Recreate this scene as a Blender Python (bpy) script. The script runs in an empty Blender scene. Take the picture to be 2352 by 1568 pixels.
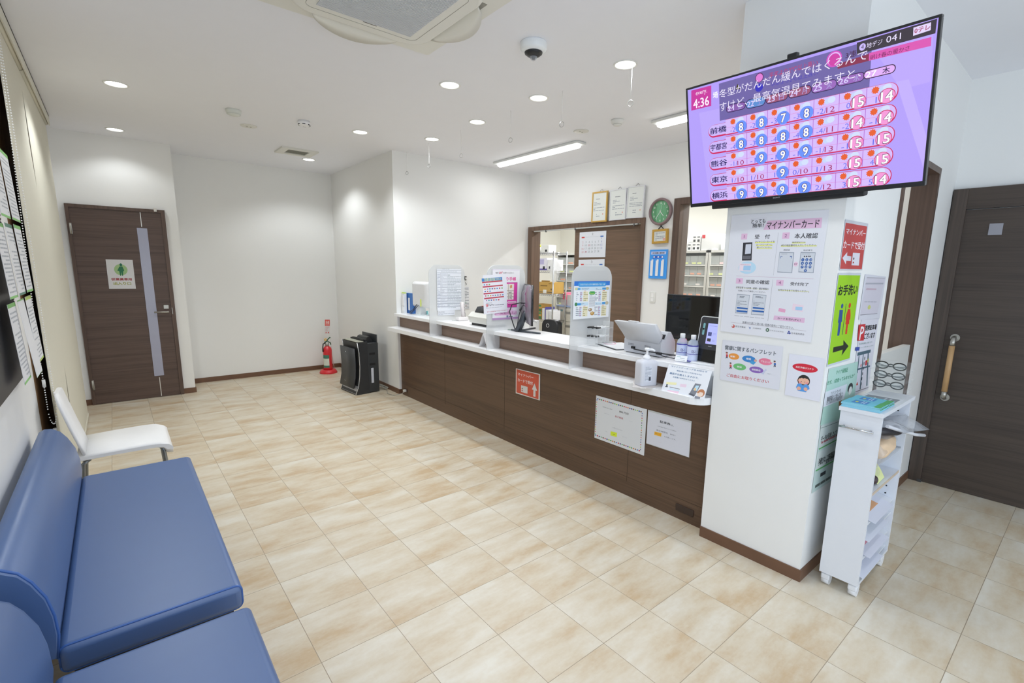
import bpy, bmesh, math, random
from mathutils import Vector, Matrix
random.seed(11)
SC = bpy.context.scene
COL = SC.collection
PI = math.pi
EXPO = 0.36
L_DAY, L_REAR, L_DOWN, L_BAT, L_DISP, DL_GLOW, TVS = 36.0, 27.0, 20.5, 5.0, 42.0, 6.0, .79
FL = ('c2a987', 'cfc1a9', 'dcd6c8', '9d8e78')
# ------------------------------------------------------------------ camera, exposure, world, daylight
W_PX, H_PX, F_PX = 2352.0, 1568.0, 1117.107
cam = bpy.data.cameras.new('camera')
cam.sensor_fit = 'HORIZONTAL'; cam.sensor_width = 36.0
cam.lens = 36.0 * F_PX / W_PX
cam.shift_x = -(1206.893 - W_PX / 2) / W_PX
cam.shift_y = (817.257 - H_PX / 2) / W_PX
cam.clip_start = 0.02
co = bpy.data.objects.new('camera', cam); COL.objects.link(co)
_y, _p, _r = (math.radians(a) for a in (40.03264, 10.08597, -0.942553))
f0 = Vector((math.sin(_y) * math.cos(_p), math.cos(_y) * math.cos(_p), -math.sin(_p)))
r0 = Vector((math.cos(_y), -math.sin(_y), 0)); d0 = f0.cross(r0)
rr = math.cos(_r) * r0 + math.sin(_r) * d0; dd = -math.sin(_r) * r0 + math.cos(_r) * d0
mw = Matrix((rr, -dd, -f0)).transposed().to_4x4(); mw.translation = (0, 0, 1.4844)
co.matrix_world = mw
SC.camera = co
SC.view_settings.view_transform = 'Standard'; SC.view_settings.look = 'None'
SC.view_settings.exposure = EXPO; SC.view_settings.gamma = 1.0; SC.view_settings.use_curve_mapping = False
SC.cycles.use_denoising = True
SC.cycles.max_bounces = 10; SC.cycles.diffuse_bounces = 6; SC.cycles.glossy_bounces = 3
SC.cycles.transparent_max_bounces = 12; SC.cycles.caustics_reflective = False; SC.cycles.caustics_refractive = False
SC.cycles.sample_clamp_indirect = 6.0
wd = bpy.data.worlds.new('daylight'); SC.world = wd; wd.use_nodes = True
wd.node_tree.nodes['Background'].inputs[0].default_value = (0.80, 0.90, 1.0, 1)
wd.node_tree.nodes['Background'].inputs[1].default_value = 0.5
def lamp(name, kind, loc, energy, color=(1, 1, 1), rot=(0, 0, 0), **kw):
    l = bpy.data.lights.new(name, kind); l.energy = energy; l.color = color
    for k, v in kw.items(): setattr(l, k, v)
    o = bpy.data.objects.new(name, l); COL.objects.link(o); o.location = loc; o.rotation_euler = rot
    return o
# daylight through the glazed entrance in the left wall, behind the camera
lamp('entrance_daylight', 'AREA', (-.36, -1.35, 1.3), L_DAY, (0.66, 0.81, 1.0), (0, -PI / 2, 0), shape='RECTANGLE', size=2.3, size_y=1.9)
lamp('rear_fill', 'AREA', (2.0, -2.43, 1.05), L_REAR, (0.78, 0.88, 1.0), (PI / 2, 0, 0), shape='RECTANGLE', size=4.2, size_y=1.9)  # fill light added behind the viewer to brighten the walls facing it

# ------------------------------------------------------------------ materials
def lin(h):
    if len(h) == 3: h = ''.join(c * 2 for c in h)
    v = [int(h[i:i + 2], 16) / 255 for i in (0, 2, 4)]
    return tuple(c / 12.92 if c <= .04045 else ((c + .055) / 1.055) ** 2.4 for c in v) + (1,)
MC = {}
def newmat(name):
    m = bpy.data.materials.new(name); m.use_nodes = True
    return m, m.node_tree, m.node_tree.nodes['Principled BSDF']
def M(h, rough=.5, metal=0, var=.03, scale=30, bump=0, coat=0, spec=.5):
    key = (h, rough, metal, var, scale, bump, coat, spec)
    if key in MC: return MC[key]
    m, nt, b = newmat('surface_' + h)
    b.inputs['Roughness'].default_value = rough; b.inputs['Metallic'].default_value = metal
    b.inputs['Coat Weight'].default_value = coat; b.inputs['Specular IOR Level'].default_value = spec
    c = lin(h)
    if var or bump:
        t = nt.nodes.new('ShaderNodeTexCoord'); n = nt.nodes.new('ShaderNodeTexNoise'); n.inputs['Scale'].default_value = scale
        nt.links.new(t.outputs['Object'], n.inputs['Vector'])
    if var:
        r = nt.nodes.new('ShaderNodeMixRGB'); r.inputs[1].default_value = tuple(x * (1 - var) for x in c[:3]) + (1,)
        r.inputs[2].default_value = tuple(min(1, x * (1 + var)) for x in c[:3]) + (1,)
        nt.links.new(n.outputs['Fac'], r.inputs[0]); nt.links.new(r.outputs[0], b.inputs['Base Color'])
    else: b.inputs['Base Color'].default_value = c
    if bump:
        bp = nt.nodes.new('ShaderNodeBump'); bp.inputs['Strength'].default_value = bump; bp.inputs['Distance'].default_value = .002
        nt.links.new(n.outputs['Fac'], bp.inputs['Height']); nt.links.new(bp.outputs[0], b.inputs['Normal'])
    MC[key] = m; return m
def INK(h): return M(h, .55, 0, 0)
def GLOW(h, s=1.0):
    key = ('g', h, s)
    if key in MC: return MC[key]
    m, nt, b = newmat('lit_' + h); b.inputs['Base Color'].default_value = (0, 0, 0, 1); b.inputs['Roughness'].default_value = .3
    b.inputs['Emission Color'].default_value = lin(h); b.inputs['Emission Strength'].default_value = s
    MC[key] = m; return m
def CLEAR(h, fac, rough=.1, name='clear', zfade=None):
    key = ('c', h, fac, rough, zfade)
    if key in MC: return MC[key]
    m, nt, b = newmat(name); b.inputs['Base Color'].default_value = lin(h); b.inputs['Roughness'].default_value = rough
    tr = nt.nodes.new('ShaderNodeBsdfTransparent'); mx = nt.nodes.new('ShaderNodeMixShader')
    nt.links.new(tr.outputs[0], mx.inputs[1]); nt.links.new(b.outputs[0], mx.inputs[2])
    nt.links.new(mx.outputs[0], nt.nodes['Material Output'].inputs['Surface'])
    mx.inputs[0].default_value = fac
    if zfade:
        g = nt.nodes.new('ShaderNodeNewGeometry'); s = nt.nodes.new('ShaderNodeSeparateXYZ'); mp = nt.nodes.new('ShaderNodeMapRange')
        nt.links.new(g.outputs['Position'], s.inputs[0]); nt.links.new(s.outputs['Z'], mp.inputs['Value'])
        for k, v in zip(('From Min', 'From Max', 'To Min', 'To Max'), zfade): mp.inputs[k].default_value = v
        nt.links.new(mp.outputs[0], mx.inputs[0])
    MC[key] = m; return m
def WOOD(h1, h2, axis, rough=.45, fine=60):
    """dark laminate, grain running along one axis"""
    key = ('w', h1, h2, axis, rough, fine)
    if key in MC: return MC[key]
    m, nt, b = newmat('wood_laminate'); b.inputs['Roughness'].default_value = rough
    g = nt.nodes.new('ShaderNodeNewGeometry'); mp = nt.nodes.new('ShaderNodeMapping'); mp.vector_type = 'POINT'
    mp.inputs['Scale'].default_value = tuple(1.5 if a == axis else fine for a in 'xyz')
    nt.links.new(g.outputs['Position'], mp.inputs['Vector'])
    n = nt.nodes.new('ShaderNodeTexNoise'); n.inputs['Scale'].default_value = 1.6; n.inputs['Detail'].default_value = 4
    nt.links.new(mp.outputs[0], n.inputs['Vector'])
    n2 = nt.nodes.new('ShaderNodeTexNoise'); n2.inputs['Scale'].default_value = .35; n2.inputs['Detail'].default_value = 2
    nt.links.new(mp.outputs[0], n2.inputs['Vector'])
    ad = nt.nodes.new('ShaderNodeMath'); ad.operation = 'ADD'; nt.links.new(n.outputs['Fac'], ad.inputs[0]); nt.links.new(n2.outputs['Fac'], ad.inputs[1])
    cr = nt.nodes.new('ShaderNodeValToRGB'); cr.color_ramp.elements[0].position = .62; cr.color_ramp.elements[1].position = 1.25
    cr.color_ramp.elements[0].color = lin(h1); cr.color_ramp.elements[1].position = 1.0; cr.color_ramp.elements[1].color = lin(h2)
    ml = nt.nodes.new('ShaderNodeMath'); ml.operation = 'MULTIPLY'; ml.inputs[1].default_value = .88
    nt.links.new(ad.outputs[0], ml.inputs[0]); nt.links.new(ml.outputs[0], cr.inputs[0]); nt.links.new(cr.outputs[0], b.inputs['Base Color'])
    MC[key] = m; return m
def WALLPAPER(h):
    key = ('wp', h)
    if key in MC: return MC[key]
    m, nt, b = newmat('wallpaper'); b.inputs['Base Color'].default_value = lin(h); b.inputs['Roughness'].default_value = .8
    g = nt.nodes.new('ShaderNodeNewGeometry'); mp = nt.nodes.new('ShaderNodeMapping'); mp.inputs['Scale'].default_value = (160, 160, 25)
    nt.links.new(g.outputs['Position'], mp.inputs[0]); n = nt.nodes.new('ShaderNodeTexNoise'); n.inputs['Scale'].default_value = 1.5
    nt.links.new(mp.outputs[0], n.inputs['Vector']); bp = nt.nodes.new('ShaderNodeBump'); bp.inputs['Strength'].default_value = .12; bp.inputs['Distance'].default_value = .002
    nt.links.new(n.outputs['Fac'], bp.inputs['Height']); nt.links.new(bp.outputs[0], b.inputs['Normal'])
    MC[key] = m; return m
def FLOORMAT():
    m, nt, b = newmat('stone_tile_vinyl'); N = nt.nodes.new; L = nt.links.new
    b.inputs['Roughness'].default_value = .38
    g = N('ShaderNodeNewGeometry'); s = N('ShaderNodeSeparateXYZ'); L(g.outputs['Position'], s.inputs[0])
    def mth(op, a, bb=None):
        n = N('ShaderNodeMath'); n.operation = op
        for i, v in enumerate((a, bb)):
            if v is None: continue
            if isinstance(v, (int, float)): n.inputs[i].default_value = v
            else: L(v, n.inputs[i])
        return n.outputs[0]
    T = .3048
    u = mth('DIVIDE', mth('SUBTRACT', s.outputs['X'], .76443), T); v = mth('DIVIDE', mth('SUBTRACT', s.outputs['Y'], 1.41811), T)
    fu = mth('FRACT', u); fv = mth('FRACT', v); cu = mth('FLOOR', u); cv = mth('FLOOR', v)
    du = mth('MINIMUM', fu, mth('SUBTRACT', 1.0, fu)); dv = mth('MINIMUM', fv, mth('SUBTRACT', 1.0, fv))
    line = mth('LESS_THAN', mth('MINIMUM', du, dv), .0045)
    cell = N('ShaderNodeCombineXYZ'); L(cu, cell.inputs[0]); L(cv, cell.inputs[1])
    wn = N('ShaderNodeTexWhiteNoise'); wn.noise_dimensions = '2D'; L(cell.outputs[0], wn.inputs['Vector'])
    # the print shifts from tile to tile
    off = N('ShaderNodeVectorMath'); off.operation = 'SCALE'; L(wn.outputs['Color'], off.inputs[0]); off.inputs['Scale'].default_value = 40
    mp = N('ShaderNodeMapping'); mp.inputs['Scale'].default_value = (1.9, 5.2, 1); L(g.outputs['Position'], mp.inputs[0])
    ad = N('ShaderNodeVectorMath'); L(mp.outputs[0], ad.inputs[0]); L(off.outputs[0], ad.inputs[1])
    n1 = N('ShaderNodeTexNoise'); n1.inputs['Scale'].default_value = 1.5; n1.inputs['Detail'].default_value = 6; n1.inputs['Roughness'].default_value = .62; L(ad.outputs[0], n1.inputs['Vector'])
    ad2 = N('ShaderNodeVectorMath'); L(g.outputs['Position'], ad2.inputs[0]); L(off.outputs[0], ad2.inputs[1])
    n2 = N('ShaderNodeTexNoise'); n2.inputs['Scale'].default_value = 60; n2.inputs['Detail'].default_value = 3; L(ad2.outputs[0], n2.inputs['Vector'])
    tone = mth('ADD', mth('ADD', n1.outputs['Fac'], mth('MULTIPLY', mth('SUBTRACT', wn.outputs['Value'], .5), .10)), mth('ADD', mth('MULTIPLY', mth('SUBTRACT', fv, .5), .10), mth('MULTIPLY', mth('SUBTRACT', n2.outputs['Fac'], .5), .10)))
    cr = N('ShaderNodeValToRGB'); e = cr.color_ramp.elements
    e[0].position = .30; e[0].color = lin(FL[0]); e[1].position = .72; e[1].color = lin(FL[2])
    x = e.new(.47); x.color = lin(FL[1])
    L(tone, cr.inputs[0])
    mx = N('ShaderNodeMixRGB'); L(line, mx.inputs[0]); L(cr.outputs[0], mx.inputs[1]); mx.inputs[2].default_value = lin(FL[3])
    L(mx.outputs[0], b.inputs['Base Color'])
    bp = N('ShaderNodeBump'); bp.inputs['Strength'].default_value = .15; bp.inputs['Distance'].default_value = .002
    L(n2.outputs['Fac'], bp.inputs['Height']); L(bp.outputs[0], b.inputs['Normal'])
    return m

# ------------------------------------------------------------------ mesh building
class MB:
    def __init__(s): s.bm = bmesh.new(); s.mi = 0
    def _mark(s, before):
        for f in s.bm.faces:
            if f.index < 0 or f not in before: pass
    def box(s, x0, y0, z0, x1, y1, z1, bev=0, seg=2, rz=0, piv=None):
        n = len(s.bm.faces)
        r = bmesh.ops.create_cube(s.bm, size=1)
        vs = r['verts']
        for v in vs:
            v.co = Vector((x0 + (v.co.x + .5) * (x1 - x0), y0 + (v.co.y + .5) * (y1 - y0), z0 + (v.co.z + .5) * (z1 - z0)))
        fs = set(f for v in vs for f in v.link_faces)
        if bev:
            es = list(set(e for v in vs for e in v.link_edges))
            rb = bmesh.ops.bevel(s.bm, geom=es, offset=bev, segments=seg, profile=.5, affect='EDGES')
            fs = set(rb['faces']) | set(f for f in fs if f.is_valid)
            vs = list(set(v for f in fs for v in f.verts))
        if rz:
            bmesh.ops.rotate(s.bm, verts=vs, cent=piv or ((x0 + x1) / 2, (y0 + y1) / 2, 0), matrix=Matrix.Rotation(rz, 3, 'Z'))
        for f in fs: f.material_index = s.mi; f.smooth = bool(bev)
        return vs
    def face(s, pts, smooth=False):
        f = s.bm.faces.new([s.bm.verts.new(p) for p in pts]); f.material_index = s.mi; f.smooth = smooth; return f
    def loft(s, rings, cap=True, closed=True, smooth=True):
        R = [[s.bm.verts.new(p) for p in ring] for ring in rings]
        n = len(R[0])
        for a, b in zip(R, R[1:]):
            for i in range(n if closed else n - 1):
                j = (i + 1) % n
                f = s.bm.faces.new((a[i], a[j], b[j], b[i])); f.material_index = s.mi; f.smooth = smooth
        if cap and closed:
            for q in (R[0][::-1], R[-1]):
                f = s.bm.faces.new(q); f.material_index = s.mi
        return R
    def cyl(s, p0, p1, r, r2=None, seg=20, cap=True, smooth=True):
        p0, p1 = Vector(p0), Vector(p1); d = (p1 - p0).normalized()
        a = d.orthogonal().normalized(); b = d.cross(a); r2 = r if r2 is None else r2
        s.loft([[p + (a * math.cos(2 * PI * i / seg) + b * math.sin(2 * PI * i / seg)) * q for i in range(seg)] for p, q in ((p0, r), (p1, r2))], cap, smooth=smooth)
    def lathe(s, prof, c=(0, 0, 0), seg=28, cap=True):
        s.loft([[Vector((c[0] + r * math.cos(2 * PI * i / seg), c[1] + r * math.sin(2 * PI * i / seg), c[2] + z)) for i in range(seg)] for r, z in prof], cap)
    def tube(s, pts, r, seg=8, cap=True):
        P = [Vector(p) for p in pts]; rings = []; a = None
        for i, p in enumerate(P):
            d = (P[min(i + 1, len(P) - 1)] - P[max(i - 1, 0)]).normalized()
            a = d.orthogonal().normalized() if a is None else (a - d * a.dot(d)).normalized()
            b = d.cross(a)
            rings.append([p + (a * math.cos(2 * PI * k / seg) + b * math.sin(2 * PI * k / seg)) * r for k in range(seg)])
        s.loft(rings, cap)
    def prism(s, pts, a, b, axis, smooth=False):
        """2D outline extruded from a to b along an axis; x: pts are (y,z), y: (x,z), z: (x,y)"""
        f = {'x': lambda p, t: (t, p[0], p[1]), 'y': lambda p, t: (p[0], t, p[1]), 'z': lambda p, t: (p[0], p[1], t)}[axis]
        s.loft([[Vector(f(p, a)) for p in pts], [Vector(f(p, b)) for p in pts]], True, smooth=smooth)
    def ball(s, c, r, seg=12, sc=(1, 1, 1)):
        q = bmesh.ops.create_uvsphere(s.bm, u_segments=seg, v_segments=max(4, seg * 2 // 3), radius=r)
        for v in q['verts']: v.co = Vector((v.co.x * sc[0] + c[0], v.co.y * sc[1] + c[1], v.co.z * sc[2] + c[2]))
        for f in set(f for v in q['verts'] for f in v.link_faces): f.material_index = s.mi; f.smooth = True
    def torus(s, c, R, r, n, seg=24, seg2=8):
        n = Vector(n).normalized(); a = n.orthogonal().normalized(); b = n.cross(a); c = Vector(c)
        rings = []
        for i in range(seg):
            t = 2 * PI * i / seg; d = a * math.cos(t) + b * math.sin(t)
            rings.append([c + d * (R + r * math.cos(2 * PI * k / seg2)) + n * r * math.sin(2 * PI * k / seg2) for k in range(seg2)])
        rings.append(rings[0])
        s.loft(rings, False)
    def mesh(s, name):
        bmesh.ops.remove_doubles(s.bm, verts=s.bm.verts, dist=1e-6)
        bmesh.ops.recalc_face_normals(s.bm, faces=s.bm.faces)
        me = bpy.data.meshes.new(name); s.bm.to_mesh(me); s.bm.free(); return me
def rpoly(x0, y0, x1, y1, r, n=6, corners=(1, 1, 1, 1)):
    """rounded rectangle outline; corners ll, lr, ur, ul"""
    o = []
    for (cx, cy, a, k) in ((x0, y0, PI, 0), (x1, y0, 1.5 * PI, 1), (x1, y1, 0, 2), (x0, y1, .5 * PI, 3)):
        if not corners[k]: o.append((cx, cy)); continue
        sx = 1 if cx == x0 else -1; sy = 1 if cy == y0 else -1
        mx, my = cx + sx * r, cy + sy * r
        for i in range(n + 1):
            t = a + .5 * PI * i / n; o.append((mx + r * math.cos(t), my + r * math.sin(t)))
    return o
def wm(o):
    m = o.matrix_basis.copy()
    while o.parent: o = o.parent; m = o.matrix_basis @ m
    return m
def props(o, label=None, cat=None, group=None, kind=None):
    for k, v in (('label', label), ('category', cat), ('group', group), ('kind', kind)):
        if v: o[k] = v
    return o
def thing(name, label, cat, loc=(0, 0, 0), rz=0, group=None):
    o = bpy.data.objects.new(name, None); COL.objects.link(o); o.empty_display_size = .05
    o.location = loc; o.rotation_euler = (0, 0, rz)
    return props(o, label, cat, group)
def part(name, mb, parent, mats, local=False, label=None):
    """one mesh under its thing; vertices in room coordinates unless local"""
    me = mb.mesh(name)
    if not local: me.transform(wm(parent).inverted())
    for m in (mats if isinstance(mats, (list, tuple)) else [mats]): me.materials.append(m)
    o = bpy.data.objects.new(name, me); COL.objects.link(o); o.parent = parent
    if label: o['label'] = label
    return o
def single(name, mb, mats, label, cat, group=None):
    """a thing of one mesh; origin moved to its base"""
    me = mb.mesh(name)
    for m in (mats if isinstance(mats, (list, tuple)) else [mats]): me.materials.append(m)
    xs = [v.co for v in me.vertices]
    c = Vector(((min(v.x for v in xs) + max(v.x for v in xs)) / 2, (min(v.y for v in xs) + max(v.y for v in xs)) / 2, min(v.z for v in xs)))
    me.transform(Matrix.Translation(-c))
    o = bpy.data.objects.new(name, me); COL.objects.link(o); o.location = c
    return props(o, label, cat, group)
def struct(name, mb, mats, parent=None):
    me = mb.mesh(name)
    for m in (mats if isinstance(mats, (list, tuple)) else [mats]): me.materials.append(m)
    o = bpy.data.objects.new(name, me); COL.objects.link(o)
    if parent: o.parent = parent
    else: o['kind'] = 'structure'
    return o
def copy_tree(o, parent=None):
    c = o.copy(); COL.objects.link(c); c.parent = parent
    for ch in list(o.children): copy_tree(ch, c)
    return c
def boxes(*bs, bev=0):
    m = MB()
    for b in bs: m.box(*b, bev=bev)
    return m

# ------------------------------------------------------------------ printed sheets (mm coordinates, x right, y down)
TC = {}
def text_mesh(body, bold):
    k = (body, bold)
    if k not in TC:
        cu = bpy.data.curves.new('lettering', 'FONT'); cu.body = body; cu.resolution_u = 2; cu.fill_mode = 'FRONT'
        ob = bpy.data.objects.new('lettering', cu); me = bpy.data.meshes.new_from_object(ob)
        V = [(v.co.x, v.co.y, 0) for v in me.vertices]; F = [tuple(p.vertices) for p in me.polygons]
        # heavier lettering: the outline repeated with a small shift
        s = (0, .016, .03)[bold]; v0, f0_, n0 = V, F, len(V); V, F = [], []
        for q_, (dx, dy) in enumerate(([(0, 0)], [(-s, -s * .6), (s, s * .6), (-s, s * .6), (s, -s * .6)], [(-s, -s), (s, s), (-s, s), (s, -s), (0, 0)])[bold]):
            F += [tuple(i + len(V) for i in q) for q in f0_]; V += [(x + dx, y + dy, q_ * .00002) for x, y, z in v0]
        bpy.data.objects.remove(ob); bpy.data.curves.remove(cu); bpy.data.meshes.remove(me)
        TC[k] = (V, F)
    return TC[k]
def sheet_mesh(name, w, h, items, paper='e6e7ea', thick=.0012, inkfn=INK, step=.00012, back=None):
    """one mesh: the paper plus everything printed on it; local x right, y up, z towards the viewer, origin top left"""
    V, F, MI, mats = [], [], [], []
    def mi(h):
        if h not in mats: mats.append(h)
        return mats.index(h)
    def add(vs, fs, z, c):
        o = len(V); V.extend((p[0] / 1000, -p[1] / 1000, z + (p[2] if len(p) > 2 else 0)) for p in vs); F.extend(tuple(i + o for i in f) for f in fs); MI.extend([mi(c)] * len(fs))
    o = 0
    V.extend([(0, 0, 0), (w, 0, 0), (w, -h, 0), (0, -h, 0), (0, 0, thick), (w, 0, thick), (w, -h, thick), (0, -h, thick)])
    F.extend([(0, 1, 2, 3), (7, 6, 5, 4), (0, 4, 5, 1), (1, 5, 6, 2), (2, 6, 7, 3), (3, 7, 4, 0)]); MI.extend([mi(paper)] * 6)
    done = []
    for it in items:
        k = it[0]; pl = []
        if k == 'r': x0, y0, x1, y1, c = it[1:]; pl = [([(x0, y0), (x1, y0), (x1, y1), (x0, y1)], c)]
        elif k == 'e':
            x0, y0, x1, y1, c = it[1:]; n = 24
            pl = [([((x0 + x1) / 2 + (x1 - x0) / 2 * math.cos(2 * PI * i / n), (y0 + y1) / 2 + (y1 - y0) / 2 * math.sin(2 * PI * i / n)) for i in range(n)], c)]
        elif k == 'p': pl = [(list(zip(it[1][::2], it[1][1::2])), it[2])]
        elif k == 'k':
            x0, y0, x1, y1, c = it[1:]; pl = [(rpoly(x0, y0, x1, y1, min(abs(x1 - x0), abs(y1 - y0)) * .48, 6), c)]
        elif k == 's':
            x, y, r, c = it[1:]
            pl = [([(x + r * (1 if i % 2 else .72) * math.cos(PI * i / 10), y + r * (1 if i % 2 else .72) * math.sin(PI * i / 10)) for i in range(20)], c)]
        elif k == 'b':
            x0, y0, x1, y1, n, c = it[1:]; rh = (y1 - y0) / n; rnd = random.Random(int(x0 * 7 + y0 * 13))
            for q in range(n):
                x = x0
                while x < x1:
                    l = min(rnd.uniform(.08, .3) * (x1 - x0), x1 - x); yy = y0 + q * rh
                    pl.append(([(x, yy + rh * .28), (x + l, yy + rh * .28), (x + l, yy + rh * .68), (x, yy + rh * .68)], c)); x += l + (x1 - x0) * .025
                    if rnd.random() < .12: break
        if k == 't':
            body, x0, y0, x1, y1, c = it[1:7]; bd = it[7] if len(it) > 7 else 0
            tv, tf = text_mesh(body, bd)
            a0 = min(p[0] for p in tv); a1 = max(p[0] for p in tv); b0 = min(p[1] for p in tv); b1 = max(p[1] for p in tv)
            if (x1 - x0) / max(a1 - a0, 1e-6) > 1.5 * (y1 - y0) / max(b1 - b0, 1e-6) > 0 and 'ー' not in body:
                xc = (x0 + x1) / 2; hw = .5 * 1.3 * (y1 - y0) / (b1 - b0) * (a1 - a0); x0, x1 = xc - hw, xc + hw
            pts = [(x0 + (p[0] - a0) / max(a1 - a0, 1e-6) * (x1 - x0), y1 - (p[1] - b0) / max(b1 - b0, 1e-6) * (y1 - y0), p[2]) for p in tv]
            bb = (min(x0, x1), min(y0, y1), max(x0, x1), max(y0, y1))
        else:
            al = [p for q in pl for p in q[0]]
            if not al: continue
            bb = (min(p[0] for p in al), min(p[1] for p in al), max(p[0] for p in al), max(p[1] for p in al))
        lv = 1 + max([d[4] for d in done if d[0] < bb[2] and d[2] > bb[0] and d[1] < bb[3] and d[3] > bb[1]] or [0])
        done.append(bb + (lv,))
        z = thick + lv * step
        if k == 't': add(pts, tf, z, c)
        else:
            for q, c in pl: add(q, [tuple(range(len(q)))], z, c)
    me = bpy.data.meshes.new(name); me.from_pydata(V, [], F)
    for p, m_ in zip(me.polygons, MI): p.material_index = m_
    for h_ in mats: me.materials.append(inkfn(h_))
    bm = bmesh.new(); bm.from_mesh(me)
    for f in bm.faces[6:]:
        if f.normal.z < 0: f.normal_flip()
    bm.to_mesh(me); bm.free()
    return me
def frame_of(o, u, d):
    u, d = Vector(u), Vector(d); n = (-d).cross(u) * -1
    m = Matrix((u, -d, u.cross(-d))).transposed().to_4x4(); m.translation = o; return m
def sheet(key, name, label, cat, paper='e6e7ea', parent=None, group=None, thick=.0012, extra=(), glow=False):
    o_, u, d, w, h, items = SHEETS[key]
    me = sheet_mesh(name, w, h, list(extra) + items, paper, thick, GLOW if glow else INK)
    o = bpy.data.objects.new(name, me); COL.objects.link(o)
    m = frame_of(o_, u, d)
    if parent: o.parent = parent; m = wm(parent).inverted() @ m
    o.matrix_basis = m
    return props(o, label, cat, group) if not parent else o

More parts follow.
